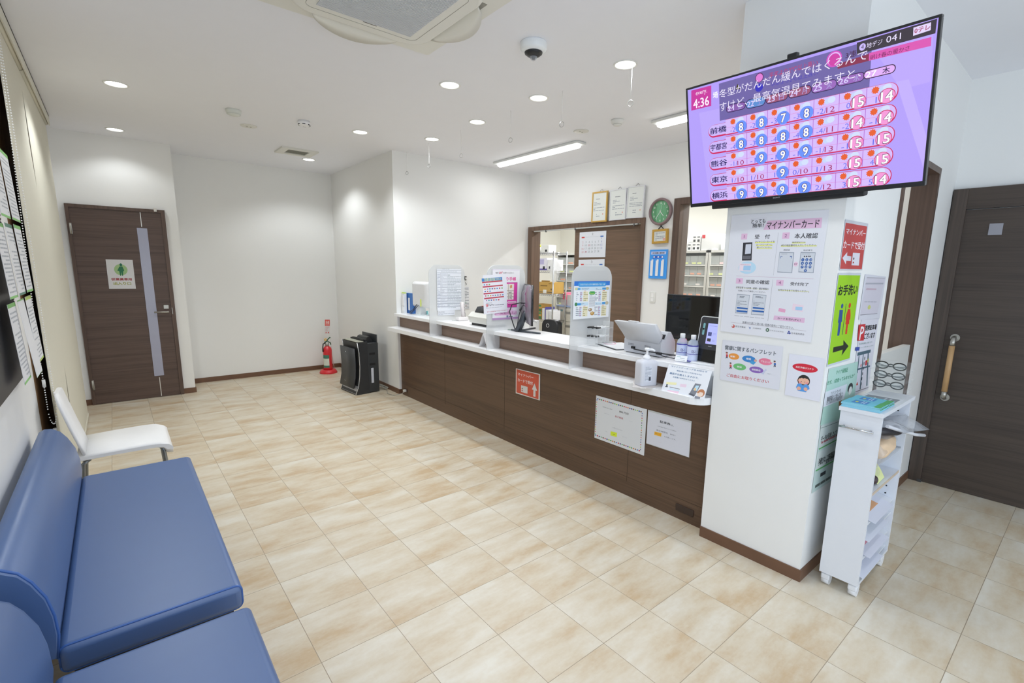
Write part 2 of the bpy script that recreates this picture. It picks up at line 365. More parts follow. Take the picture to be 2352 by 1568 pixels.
# ------------------------------------------------------------------ what is printed on the posters, notices and screens
# key: (top left corner, right direction, down direction, width, height, [items in mm])
SHEETS={
'tv':([2.238, 1.48, 2.3664],[0.026, -0.9997, 0.0022],[0.2168, 0.0035, -0.9762],0.971,0.562,[["p",[13,14,959,10,957,551,8,549],"b4a0fa"],["p",[772,46,951,54,957,206,872,211],"bda8fb"],["p",[65,122,184,125,260,533,105,537],"bca9fb"],["p",[854,181,893,182,964,398,966,512],"c3b0fc"],["p",[28,15,131,17,128,104,24,103],"c9379f"],["t","every.",51,29,109,48,"ffeeff",0],["t","4:36",36,58,118,98,"ffeeff",1],["r",169,19,770,178,"7166a8"],["t","埼",138,48,163,77,"ffffff",1],["e",336,22,372,59,"5a2a60"],["e",339,25,369,57,"e07fd8"],["t","…平年より2℃以上高い",378,33,586,55,"c03a68",0],["e",336,63,370,96,"3a35c0"],["t","平年より2℃以上低い",404,75,587,90,"453cb8",0],["p",[246,62,257,41,268,65],"4a4520"],["e",617,20,672,76,"d84fc4"],["e",622,25,668,71,"e6c0ff"],["e",625,29,665,72,"d040a8"],["t","3連",684,37,721,59,"4a2a50",1],["p",[762,61,947,63,948,91,763,87],"dc58b4"],["p",[657,70,762,63,763,87,659,87],"8a3050"],["t","明け春の暖かさ",767,70,887,87,"6a2058",0],["p",[720,14,958,11,957,55,722,55],"3b3440"],["e",729,22,750,46,"cdbcff"],["t","4",735,26,744,41,"3b3440",0],["t","地デジ",753,25,802,43,"e8e0ff",0],["t","041",814,22,858,43,"e8e0ff",0],["p",[893,18,942,17,943,41,894,44],"e6d8ff"],["t","0テレ",897,22,941,38,"a02858",1],["k",201,119,293,152,"3a2a58"],["k",204,122,290,149,"8a5fae"],["t","21",208,125,239,145,"d8ccff",1],["t","金",256,124,276,147,"a89ad8",1],["k",293,117,381,156,"3a2a58"],["k",296,120,378,153,"5f90d4"],["t","22",300,125,330,148,"d8ccff",1],["t","土",346,123,365,150,"a89ad8",1],["k",381,119,475,155,"3a2a58"],["k",384,122,472,152,"a0587a"],["t","23",389,126,421,148,"d8ccff",1],["t","日",437,125,458,149,"a89ad8",1],["k",474,117,566,154,"3a2a58"],["k",477,120,563,151,"a0587a"],["t","24",482,124,513,147,"d8ccff",1],["t","月",529,122,549,148,"a89ad8",1],["k",565,119,658,156,"3a2a58"],["k",568,122,656,153,"9a68be"],["t","25",573,126,605,149,"d8ccff",1],["t","火",621,125,642,150,"a89ad8",1],["k",658,118,753,152,"3a2a58"],["k",661,121,750,149,"9a68be"],["t","26",665,125,698,145,"d8ccff",1],["t","水",715,123,736,147,"a89ad8",1],["k",748,118,850,149,"3a2040"],["k",751,121,847,146,"e2b0f8"],["t","27",756,124,791,143,"ffffff",1],["t","木",809,123,832,144,"2a2050",1],["t","冬型がだんだん緩んではくるんで",170,46,758,81,"efe8ff",0],["t","すけど、",170,101,301,139,"efe8ff",0],["t","最高気温見てみますと、",326,100,740,135,"efe8ff",0],["k",111,190,252,246,"d02860"],["k",113,191,252,239,"cdb8fc"],["r",197,178,836,247,"d02860"],["k",796,178,864,247,"d02860"],["r",197,179,836,242,"d6bcfb"],["k",796,179,861,242,"d6bcfb"],["r",205,214,856,215,"e070c8"],["t","前橋",119,202,202,230,"2a2260",1],["s",233,194,14,"e8602c"],["e",244,185,266,206,"c8d6ff"],["e",256,181,284,205,"d4e0ff"],["e",244,196,298,249,"6d94fb"],["t","8",259,204,283,242,"501860",2],["t","8",261,206,281,241,"ffffff",1],["t","-2",220,218,244,239,"6a72f0"],["r",297,179,299,241,"b060d0"],["s",326,194,14,"e8602c"],["e",337,185,359,206,"c8d6ff"],["e",349,181,377,205,"d4e0ff"],["e",337,196,391,249,"6d94fb"],["t","8",352,204,376,242,"501860",2],["t","8",354,206,374,241,"ffffff",1],["t","-2",313,218,337,239,"6a72f0"],["r",390,179,392,241,"b060d0"],["s",419,194,14,"e8602c"],["e",430,185,452,206,"c8d6ff"],["e",442,181,470,205,"d4e0ff"],["e",430,196,484,249,"6d94fb"],["t","7",445,204,469,242,"501860",2],["t","7",447,206,467,241,"ffffff",1],["t","-3",406,218,430,239,"6a72f0"],["r",483,179,485,241,"b060d0"],["s",512,194,14,"e8602c"],["e",523,185,545,206,"c8d6ff"],["e",535,181,563,205,"d4e0ff"],["e",523,196,577,249,"6d94fb"],["t","8",538,204,562,242,"501860",2],["t","8",540,206,560,241,"ffffff",1],["t","-3",499,218,523,239,"6a72f0"],["r",576,179,578,241,"b060d0"],["s",605,194,14,"e8602c"],["e",616,185,639,206,"c8d6ff"],["e",628,181,656,205,"d4e0ff"],["t","-2/",590,218,624,239,"6a72f0"],["t","12",624,218,655,239,"a83070"],["r",669,179,671,241,"b060d0"],["s",698,194,14,"e8602c"],["e",709,185,732,206,"c8d6ff"],["e",721,181,749,205,"d4e0ff"],["e",709,196,763,249,"d02860"],["e",711,198,761,247,"f49ad8"],["t","15",715,204,757,242,"501860",2],["t","15",717,206,756,241,"ffffff",1],["t","0",696,218,709,239,"6a72f0"],["r",762,179,764,241,"b060d0"],["s",791,194,14,"e8602c"],["e",802,185,825,206,"c8d6ff"],["e",814,181,842,205,"d4e0ff"],["e",802,196,856,249,"d02860"],["e",804,198,854,247,"f49ad8"],["t","14",808,204,850,242,"501860",2],["t","14",810,206,849,241,"ffffff",1],["t","1",789,218,802,239,"6a72f0"],["k",111,264,252,321,"d02860"],["k",113,266,252,314,"cdb8fc"],["r",197,252,836,322,"d02860"],["k",796,252,864,322,"d02860"],["r",197,254,836,317,"d6bcfb"],["k",796,254,861,317,"d6bcfb"],["r",205,289,856,290,"e070c8"],["t","宇都宮",119,276,202,305,"2a2260",1],["s",233,269,14,"e8602c"],["e",244,260,266,281,"c8d6ff"],["e",256,255,284,279,"d4e0ff"],["e",244,270,298,324,"6d94fb"],["t","8",259,279,283,317,"501860",2],["t","8",261,281,281,315,"ffffff",1],["t","-4",220,293,244,314,"6a72f0"],["r",297,254,299,315,"b060d0"],["s",326,269,14,"e8602c"],["e",337,260,359,281,"c8d6ff"],["e",349,255,377,279,"d4e0ff"],["e",337,270,391,324,"6d94fb"],["t","8",352,279,376,317,"501860",2],["t","8",354,281,374,315,"ffffff",1],["t","-3",313,293,337,314,"6a72f0"],["r",390,254,392,315,"b060d0"],["s",419,269,14,"e8602c"],["e",430,260,452,281,"c8d6ff"],["e",442,255,470,279,"d4e0ff"],["e",430,270,484,324,"6d94fb"],["t","8",445,279,469,317,"501860",2],["t","8",447,281,467,315,"ffffff",1],["t","-4",406,293,430,314,"6a72f0"],["r",483,254,485,315,"b060d0"],["s",512,269,14,"e8602c"],["e",523,260,545,281,"c8d6ff"],["e",535,255,563,279,"d4e0ff"],["e",523,270,577,324,"6d94fb"],["t","8",538,279,562,317,"501860",2],["t","8",540,281,560,315,"ffffff",1],["t","-4",499,293,523,314,"6a72f0"],["r",576,254,578,315,"b060d0"],["s",605,269,14,"e8602c"],["e",616,260,639,281,"c8d6ff"],["e",628,255,656,279,"d4e0ff"],["t","-4/",590,293,624,314,"6a72f0"],["t","11",624,293,655,314,"a83070"],["r",669,254,671,315,"b060d0"],["s",698,269,14,"e8602c"],["e",709,260,732,281,"c8d6ff"],["e",721,255,749,279,"d4e0ff"],["e",709,270,763,324,"d02860"],["e",711,273,761,322,"f49ad8"],["t","14",715,279,757,317,"501860",2],["t","14",717,281,756,315,"ffffff",1],["t","-2",685,293,709,314,"6a72f0"],["r",762,254,764,315,"b060d0"],["s",791,269,14,"e8602c"],["e",802,260,825,281,"c8d6ff"],["e",814,255,842,279,"d4e0ff"],["e",802,270,856,324,"d02860"],["e",804,273,854,322,"f49ad8"],["t","14",808,279,850,317,"501860",2],["t","14",810,281,849,315,"ffffff",1],["t","-1",778,293,802,314,"6a72f0"],["k",111,339,252,396,"d02860"],["k",113,341,252,389,"cdb8fc"],["r",197,327,836,397,"d02860"],["k",796,327,864,397,"d02860"],["r",197,329,836,392,"d6bcfb"],["k",796,329,861,392,"d6bcfb"],["r",205,364,856,365,"e070c8"],["t","熊谷",119,351,202,380,"2a2260",1],["s",233,344,14,"e8602c"],["e",244,335,266,356,"c8d6ff"],["e",256,330,284,354,"d4e0ff"],["t","-1/",218,368,252,389,"6a72f0"],["t","10",252,368,283,389,"a83070"],["r",297,329,299,390,"b060d0"],["s",326,344,14,"e8602c"],["e",337,335,359,356,"c8d6ff"],["e",349,330,377,354,"d4e0ff"],["e",337,345,391,399,"6d94fb"],["t","9",352,354,376,392,"501860",2],["t","9",354,356,374,390,"ffffff",1],["t","-1",313,368,337,389,"6a72f0"],["r",390,329,392,390,"b060d0"],["s",419,344,14,"e8602c"],["e",430,335,452,356,"c8d6ff"],["e",442,330,470,354,"d4e0ff"],["e",430,345,484,399,"6d94fb"],["t","9",445,354,469,392,"501860",2],["t","9",447,356,467,390,"ffffff",1],["t","-1",406,368,430,389,"6a72f0"],["r",483,329,485,390,"b060d0"],["s",512,344,14,"e8602c"],["e",523,335,545,356,"c8d6ff"],["e",535,330,563,354,"d4e0ff"],["e",523,345,577,399,"6d94fb"],["t","9",538,354,562,392,"501860",2],["t","9",540,356,560,390,"ffffff",1],["t","-1",499,368,523,389,"6a72f0"],["r",576,329,578,390,"b060d0"],["s",605,344,14,"e8602c"],["e",616,335,639,356,"c8d6ff"],["e",628,330,656,354,"d4e0ff"],["t","-1/",590,368,624,389,"6a72f0"],["t","13",624,368,655,389,"a83070"],["r",669,329,671,390,"b060d0"],["s",698,344,14,"e8602c"],["e",709,335,732,356,"c8d6ff"],["e",721,330,749,354,"d4e0ff"],["e",709,345,763,399,"d02860"],["e",711,348,761,397,"f49ad8"],["t","15",715,354,757,392,"501860",2],["t","15",717,356,756,390,"ffffff",1],["t","-1",685,368,709,389,"6a72f0"],["r",762,329,764,390,"b060d0"],["s",791,344,14,"e8602c"],["e",802,335,825,356,"c8d6ff"],["e",814,330,842,354,"d4e0ff"],["e",802,345,856,399,"d02860"],["e",804,348,854,397,"f49ad8"],["t","15",808,354,850,392,"501860",2],["t","15",810,356,849,390,"ffffff",1],["t","1",789,368,802,389,"6a72f0"],["k",111,414,252,471,"d02860"],["k",113,416,252,464,"cdb8fc"],["r",197,402,836,472,"d02860"],["k",796,402,864,472,"d02860"],["r",197,404,836,467,"d6bcfb"],["k",796,404,861,467,"d6bcfb"],["r",205,439,856,440,"e070c8"],["t","東京",119,426,202,455,"2a2260",1],["s",233,419,14,"e8602c"],["e",244,410,266,431,"c8d6ff"],["e",256,405,284,429,"d4e0ff"],["t","1/",218,443,252,464,"6a72f0"],["t","10",252,443,283,464,"a83070"],["r",297,404,299,465,"b060d0"],["s",326,419,14,"e8602c"],["e",337,410,359,431,"c8d6ff"],["e",349,405,377,429,"d4e0ff"],["t","1/",311,443,345,464,"6a72f0"],["t","10",345,443,376,464,"a83070"],["r",390,404,392,465,"b060d0"],["s",419,419,14,"e8602c"],["e",430,410,452,431,"c8d6ff"],["e",442,405,470,429,"d4e0ff"],["e",430,420,484,474,"6d94fb"],["t","9",445,429,469,467,"501860",2],["t","9",447,431,467,465,"ffffff",1],["t","1",417,443,430,464,"6a72f0"],["r",483,404,485,465,"b060d0"],["s",512,419,14,"e8602c"],["e",523,410,545,431,"c8d6ff"],["e",535,405,563,429,"d4e0ff"],["t","0/",497,443,531,464,"6a72f0"],["t","10",531,443,562,464,"a83070"],["r",576,404,578,465,"b060d0"],["s",605,419,14,"e8602c"],["e",616,410,639,431,"c8d6ff"],["e",628,405,656,429,"d4e0ff"],["t","1/",590,443,624,464,"6a72f0"],["t","13",624,443,655,464,"a83070"],["r",669,404,671,465,"b060d0"],["s",698,419,14,"e8602c"],["e",709,410,732,431,"c8d6ff"],["e",721,405,749,429,"d4e0ff"],["e",709,420,763,474,"d02860"],["e",711,422,761,472,"f49ad8"],["t","15",715,429,757,467,"501860",2],["t","15",717,431,756,465,"ffffff",1],["t","2",696,443,709,464,"6a72f0"],["r",762,404,764,465,"b060d0"],["s",791,419,14,"e8602c"],["e",802,410,825,431,"c8d6ff"],["e",814,405,842,429,"d4e0ff"],["e",802,420,856,474,"d02860"],["e",804,422,854,472,"f49ad8"],["t","15",808,429,850,467,"501860",2],["t","15",810,431,849,465,"ffffff",1],["t","4",789,443,802,464,"6a72f0"],["k",111,489,252,546,"d02860"],["k",113,491,252,539,"cdb8fc"],["r",197,477,836,547,"d02860"],["k",796,477,864,547,"d02860"],["r",197,479,836,542,"d6bcfb"],["k",796,479,861,542,"d6bcfb"],["r",205,514,856,515,"e070c8"],["t","横浜",119,501,202,530,"2a2260",1],["s",233,494,14,"e8602c"],["e",244,485,266,506,"c8d6ff"],["e",256,480,284,504,"d4e0ff"],["e",244,495,298,549,"6d94fb"],["t","9",259,504,283,542,"501860",2],["t","9",261,506,281,540,"ffffff",1],["t","1",231,518,244,539,"6a72f0"],["r",297,479,299,540,"b060d0"],["s",326,494,14,"e8602c"],["e",337,485,359,506,"c8d6ff"],["e",349,480,377,504,"d4e0ff"],["e",337,495,391,549,"6d94fb"],["t","9",352,504,376,542,"501860",2],["t","9",354,506,374,540,"ffffff",1],["t","2",324,518,337,539,"6a72f0"],["r",390,479,392,540,"b060d0"],["s",419,494,14,"e8602c"],["e",430,485,452,506,"c8d6ff"],["e",442,480,470,504,"d4e0ff"],["e",430,495,484,549,"6d94fb"],["t","9",445,504,469,542,"501860",2],["t","9",447,506,467,540,"ffffff",1],["t","2",417,518,430,539,"6a72f0"],["r",483,479,485,540,"b060d0"],["s",512,494,14,"e8602c"],["e",523,485,545,506,"c8d6ff"],["e",535,480,563,504,"d4e0ff"],["e",523,495,577,549,"6d94fb"],["t","9",538,504,562,542,"501860",2],["t","9",540,506,560,540,"ffffff",1],["t","1",510,518,523,539,"6a72f0"],["r",576,479,578,540,"b060d0"],["s",605,494,14,"e8602c"],["e",616,485,639,506,"c8d6ff"],["e",628,480,656,504,"d4e0ff"],["t","2/",590,518,624,539,"6a72f0"],["t","12",624,518,655,539,"a83070"],["r",669,479,671,540,"b060d0"],["s",698,494,14,"e8602c"],["e",709,485,732,506,"c8d6ff"],["e",721,480,749,504,"d4e0ff"],["e",709,495,763,549,"d02860"],["e",711,497,761,547,"f49ad8"],["t","15",715,504,757,542,"501860",2],["t","15",717,506,756,540,"ffffff",1],["t","3",696,518,709,539,"6a72f0"],["r",762,479,764,540,"b060d0"],["s",791,494,14,"e8602c"],["e",802,485,825,506,"c8d6ff"],["e",814,480,842,504,"d4e0ff"],["e",802,495,856,549,"d02860"],["e",804,497,854,547,"f49ad8"],["t","14",808,504,850,542,"501860",2],["t","14",810,506,849,540,"ffffff",1],["t","5",789,518,802,539,"6a72f0"]]),
'card_poster':([2.43, 1.2875, 1.7701],[0.0, -0.9999, -0.0152],[-0.0, 0.0152, -0.9999],0.443,0.589,[["p",[98,21,177,17,181,71,102,70],"e2e2ea"],["t","とっても",104,25,173,45,"2a2a30",1],["t","簡単！",112,46,166,65,"2a2a30",1],["p",[183,35,420,33,422,77,167,77],"e6c0dc"],["t","マイナンバーカード",181,39,411,74,"2a2a30",1],["r",61,92,91,120,"e6c0dc"],["t","1",73,99,79,113,"8a4a80",0],["r",259,92,291,121,"e6c0dc"],["t","2",269,99,280,114,"8a4a80",0],["r",58,310,93,338,"e6c0dc"],["t","3",70,317,80,331,"8a4a80",0],["r",257,311,290,338,"e6c0dc"],["t","4",268,317,279,331,"8a4a80",0],["t","受　付",129,98,202,119,"2a2a30",1],["t","本人確認",314,98,412,121,"2a2a30",1],["t","同意の確認",111,316,225,335,"2a2a30",1],["t","受付完了",314,319,408,334,"2a2a30",1],["r",133,133,228,140,"eef08a"],["r",140,148,219,153,"eef08a"],["r",144,161,218,166,"eef08a"],["r",306,138,365,143,"eef08a"],["r",258,152,413,157,"eef08a"],["r",62,359,225,360,"eef08a"],["r",75,375,212,375,"eef08a"],["r",270,358,407,360,"eef08a"],["t","マイナンバーカードを",133,128,227,138,"3a3a44",0],["t","カードリーダーに",141,142,217,151,"3a3a44",0],["t","置いてください。",145,156,219,164,"3a3a44",0],["t","顔認証または",306,134,364,141,"3a3a44",0],["t","4桁の暗証番号を入力してください。",258,146,412,156,"3a3a44",0],["t","顔認証",272,168,301,176,"3a3a44",0],["t","暗証番号",360,170,398,177,"3a3a44",0],["t","診察室等での診療・服薬・健診情報の",62,352,225,362,"3a3a44",0],["t","利用について確認してください。",75,369,212,377,"3a3a44",0],["t","お呼びするまでお待ちください。",270,353,407,363,"3a3a44",0],["p",[239,91,240,91,240,291,239,291],"b0b0b8"],["p",[56,299,418,300,418,301,56,300],"c8a0b8"],["p",[239,310,240,310,240,511,238,510],"b0b0b8"],["p",[65,133,74,136,77,223,65,213],"e8e8ee"],["p",[74,136,120,134,126,222,77,223],"35353c"],["p",[88,144,116,142,118,189,89,192],"d4d8e4"],["p",[81,200,120,199,120,216,79,216],"6a6a72"],["e",64,227,152,288,"bfe0f4"],["p",[67,238,126,238,128,276,69,274],"f4e4ee"],["r",89,248,126,271,"a8d0f0"],["b",72,242,122,245,1,"a05a80"],["p",[255,181,321,183,323,278,256,276],"9aa2b0"],["p",[257,185,318,186,320,275,257,272],"d6dae2"],["p",[349,181,412,183,415,275,350,273],"9aa2b0"],["p",[352,185,410,186,412,272,352,269],"d6dae2"],["b",265,189,310,192,1,"556"],["b",356,189,404,192,1,"556"],["e",365,198,370,204,"222228"],["e",373,198,378,204,"222228"],["e",381,198,386,203,"222228"],["e",388,198,394,203,"222228"],["e",356,209,369,223,"2f5fa8"],["t","1",360,213,365,219,"e8eef8",0],["e",373,209,386,222,"2f5fa8"],["t","2",377,212,382,219,"e8eef8",0],["e",390,209,402,222,"2f5fa8"],["t","3",394,212,399,219,"e8eef8",0],["e",356,225,369,239,"2f5fa8"],["t","4",360,229,365,236,"e8eef8",0],["e",374,225,386,239,"2f5fa8"],["t","5",377,229,382,235,"e8eef8",0],["e",390,225,403,238,"2f5fa8"],["t","6",394,228,399,235,"e8eef8",0],["e",357,242,370,255,"2f5fa8"],["t","7",361,245,366,252,"e8eef8",0],["e",374,241,386,255,"2f5fa8"],["t","8",378,245,383,252,"e8eef8",0],["e",391,241,403,254,"2f5fa8"],["t","9",394,244,400,251,"e8eef8",0],["e",373,258,386,271,"2f5fa8"],["t","0",377,261,382,268,"e8eef8",0],["p",[262,201,271,201,271,203,264,203,265,211,263,211],"2f5fa8"],["p",[313,200,304,200,305,203,311,203,312,211,314,211],"2f5fa8"],["e",325,226,344,247,"f2d0e4"],["t","or",327,232,342,240,"5a3a58",0],["p",[71,390,137,391,134,486,71,488],"9aa2b0"],["p",[73,393,135,394,132,483,73,485],"d6dae2"],["b",86,398,121,410,2,"44505c"],["b",77,422,128,450,4,"8a929c"],["k",77,456,134,464,"2f66b0"],["k",76,471,134,480,"2f66b0"],["p",[152,385,218,386,216,486,153,488],"9aa2b0"],["p",[154,388,216,389,215,482,155,485],"d6dae2"],["b",166,393,203,404,2,"44505c"],["b",158,416,210,443,4,"8a929c"],["k",158,449,215,457,"2f66b0"],["k",157,464,216,472,"2f66b0"],["b",69,499,219,502,1,"55555c"],["p",[266,481,404,480,404,502,264,502],"e6c0dc"],["t","カードを忘れずに！",283,487,387,497,"2a2a30",1],["p",[344,417,392,423,391,453,343,448],"f0dce8"],["r",358,431,388,446,"a8d0f0"],["p",[284,443,315,448,314,463,282,459],"e8a8c8"],["t","医療DXを通じた質の高い医療の提供にご協力ください。",115,524,361,537,"3a3a44",0],["p",[53,536,417,538,417,539,53,537],"b0a0a8"],["e",60,547,77,565,"c85a50"],["e",61,549,69,558,"e8e8ee"],["t","厚生労働省",80,550,133,559,"3a3a44",0],["p",[148,547,156,561,161,547,156,554],"2f5fa8"],["t","日本医師会",165,550,218,556,"3a3a44",0],["e",234,545,251,564,"4a6a58"],["e",238,550,246,559,"c8d0c8"],["t","日本歯科医師会",254,552,319,558,"8a8a90",0],["e",338,546,346,554,"3a4a98"],["e",335,554,343,562,"3a4a98"],["e",343,553,351,562,"3a4a98"],["t","日本薬剤師会",354,551,411,560,"3a3a44",0]]),
'pamphlet_notice':([2.43, 1.2779, 1.136],[0.0, -0.9999, 0.0125],[-0.0, -0.0125, -0.9999],0.305,0.213,[["t","健康に関するパンフレット",15,25,277,49,"3a4450",1],["e",39,63,96,96,"eb9a45"],["t","運動",48,76,74,85,"f4f0f4",1],["e",112,65,181,99,"4088cc"],["t","睡眠",133,77,158,87,"f4f0f4",1],["e",196,67,263,101,"e8809c"],["t","アルコール",208,80,252,89,"f4f0f4",1],["e",68,112,136,146,"72c078"],["t","便秘",88,125,114,134,"f4f0f4",1],["e",153,115,224,148,"8c66b8"],["t","骨粗鬆症",166,127,210,137,"f4f0f4",1],["e",22,63,34,73,"e8b09a"],["e",22,61,34,68,"8a4a3a"],["p",[24,74,35,73,36,85,25,86],"c84a5c"],["p",[26,86,34,85,36,93,32,94,30,90,27,96,24,95],"4a4a58"],["e",47,114,58,124,"e8b09a"],["e",47,113,58,120,"3a3038"],["p",[48,125,59,125,61,137,50,137],"d05a5a"],["p",[51,137,59,137,61,145,56,146,54,141,51,148,48,147],"4a4a58"],["e",268,74,278,83,"e8b09a"],["e",268,72,278,79,"2a2a30"],["p",[270,84,279,83,281,94,271,95],"3a6ab8"],["p",[272,95,279,95,281,102,277,103,275,99,272,105,270,104],"4a4a58"],["e",173,79,188,92,"d8a898"],["p",[160,88,184,94,172,108,154,102],"4aa0d8"],["e",253,68,265,84,"e4e8e0"],["p",[216,143,230,124,234,119,241,125,235,130,226,149,213,147],"c6cce4"],["t","など…",242,139,269,144,"6a7a80",0],["t","ご自由にお取りください",37,173,254,190,"c84048",1]]),
'blood_pressure_notice':([2.43, 0.9404, 1.1101],[0.0, -1.0, -0.0059],[-0.0, 0.0059, -1.0],0.153,0.201,[["e",20,37,130,76,"d42a40"],["t","血圧手帳はコチラ",35,52,112,61,"f6eef0",1],["e",48,112,57,125,"e8a898"],["e",94,111,103,124,"e8a898"],["e",50,89,104,146,"2a2828"],["e",53,102,101,134,"ecb8a0"],["p",[53,110,59,99,94,97,100,112,93,102,88,106,80,103,74,107,67,104,62,108,55,109],"2a2828"],["e",56,123,68,135,"e89898"],["e",86,120,97,132,"e89898"],["e",66,120,69,124,"3a2a28"],["e",81,120,84,124,"3a2a28"],["p",[52,136,64,131,76,139,90,130,102,137,106,150,95,161,93,169,56,168,47,153],"5a9ce0"],["e",51,148,69,166,"e8b09a"],["e",81,146,98,163,"e8b09a"]]),
'red_notice':([2.44, 0.78, 1.7182],[0.9999, 0.0, 0.0129],[0.0129, -0.0, -0.9999],0.302,0.215,[["p",[4,13,290,14,292,211,4,209],"c04a48"],["t","マイナンバー",23,34,280,60,"f2eaf0",1],["t","カードで受付",10,87,286,121,"f2eaf0",1],["p",[17,162,69,136,71,152,127,154,128,174,69,173,68,189],"dcdae4"],["p",[142,137,238,137,244,194,143,193],"dcdae4"],["e",154,158,171,169,"5a4a48"],["p",[155,177,173,178,174,184,154,184],"a83a38"]]),
'restroom_sign':([2.4364, 0.78, 1.4908],[1.0, 0.0, 0.0083],[0.0083, -0.0, -1.0],0.299,0.42,[["p",[4,9,289,11,293,412,6,410],"9ace1c"],["t","お手洗い",23,52,276,101,"1c2410",2],["e",82,137,111,159,"2a5090"],["p",[68,164,114,166,116,191,119,223,109,222,111,234,107,285,80,283,77,224,67,221,71,188],"2a5090"],["p",[143,139,149,139,149,284,141,284],"3a5a48"],["e",181,138,212,162,"d0301c"],["p",[179,166,212,168,226,197,229,218,217,219,222,239,207,239,208,286,184,284,184,238,169,237,172,216,163,215,165,194],"d0301c"],["p",[51,334,178,336,171,311,254,348,173,386,179,358,50,359],"1e2414"]]),
'clear_file':([2.7991, 0.78, 1.4886],[0.9995, -0.0, -0.0327],[-0.0327, -0.0, -0.9995],0.342,0.222,[["p",[28,15,328,7,286,194,12,199],"cfcbd6"],["p",[25,41,312,33,310,41,20,49],"a9a9b4"],["p",[47,66,207,65,207,73,41,76],"c0aab8"],["e",110,150,158,172,"c8cc7a"],["p",[28,15,328,7,327,9,29,17],"7a7880"],["p",[11,197,285,193,286,195,12,200],"7a7880"],["b",45,129,244,138,1,"a8a8b4"]]),
'parking_notice':([2.8363, 0.78, 1.2654],[0.9996, 0.0, -0.0294],[-0.0294, -0.0, -0.9996],0.285,0.39,[["p",[-31,24,72,24,82,109,-16,106],"c83038"],["t","P",-12,35,78,102,"f2ecf0",1],["t","提携駐車場",73,30,265,59,"1e1e22",2],["t","ございます",79,70,257,103,"1e1e22",2],["t","下記の有料駐車場をご利用ください",-17,119,256,129,"3a7a68",0],["t","のサービス券を差し上げます",30,141,257,148,"3a7a68",0],["p",[-30,137,32,139,33,158,-27,155],"3a50a8"],["p",[13,167,225,164,225,181,14,184],"4a6472"],["p",[101,168,112,169,151,372,133,372],"4a6472"],["p",[175,168,193,169,262,365,240,365],"4a6472"],["p",[43,252,253,252,255,261,45,261],"4a6472"],["p",[36,186,48,185,61,275,52,276],"4a6472"],["p",[135,197,145,197,147,213,137,213],"22262c"],["p",[136,225,146,225,148,240,138,240],"22262c"],["p",[137,252,147,252,149,268,139,268],"22262c"],["p",[138,280,148,280,150,295,140,295],"22262c"],["p",[139,307,149,307,151,323,141,323],"22262c"],["p",[140,335,151,335,153,351,142,351],"22262c"],["p",[160,220,191,219,193,247,165,246],"c83038"],["e",191,210,218,233,"b8b870"],["p",[70,329,78,324,98,343,66,342],"c85a48"],["e",86,231,107,248,"d09090"],["p",[70,375,283,376,284,380,72,378],"6a6268"]]),
'insurance_card_poster':([2.4709, 0.78, 1.0593],[0.9996, 0.0, -0.0283],[-0.0283, -0.0, -0.9996],0.396,0.605,[["p",[7,5,412,-2,432,261,216,275,-12,266],"b4d6ca"],["t","マイナ保険証",99,16,260,39,"2f8a60",1],["t","まず、1度使ってみませんか？",1,57,374,78,"2f8a60",1],["p",[-8,108,281,102,265,177,-10,181],"dfe2ea"],["t","マイナンバーカードを",65,115,201,134,"3a3a44",0],["t","健康保険証として使って頂くと",24,135,235,159,"3a3a44",1],["t","たくさんのメリットがあります！",26,155,233,175,"3a3a44",1],["e",298,103,374,154,"34383a"],["e",318,122,366,165,"e4e8e4"],["p",[195,181,233,177,246,225,206,223],"9a6a3a"],["p",[-5,271,250,280,250,394,9,391],"d2dad8"],["p",[0,281,254,288,252,291,4,284],"7a8a88"],["p",[7,383,258,381,258,388,12,390],"5aae62"],["t","データを活用したより良い医療",21,326,325,358,"2a2e30",2],["b",31,348,305,372,1,"b06a70"],["p",[2,400,251,412,242,495,7,496],"d2dad8"],["p",[7,490,263,492,263,500,10,498],"5aae62"],["t","手続きなしで高額医療の",29,438,269,475,"2a2e30",2],["t","支払いが免除",130,460,264,489,"2a2e30",2],["p",[79,523,151,524,150,543,81,542],"20242a"],["b",30,562,266,598,1,"55605c"]]),
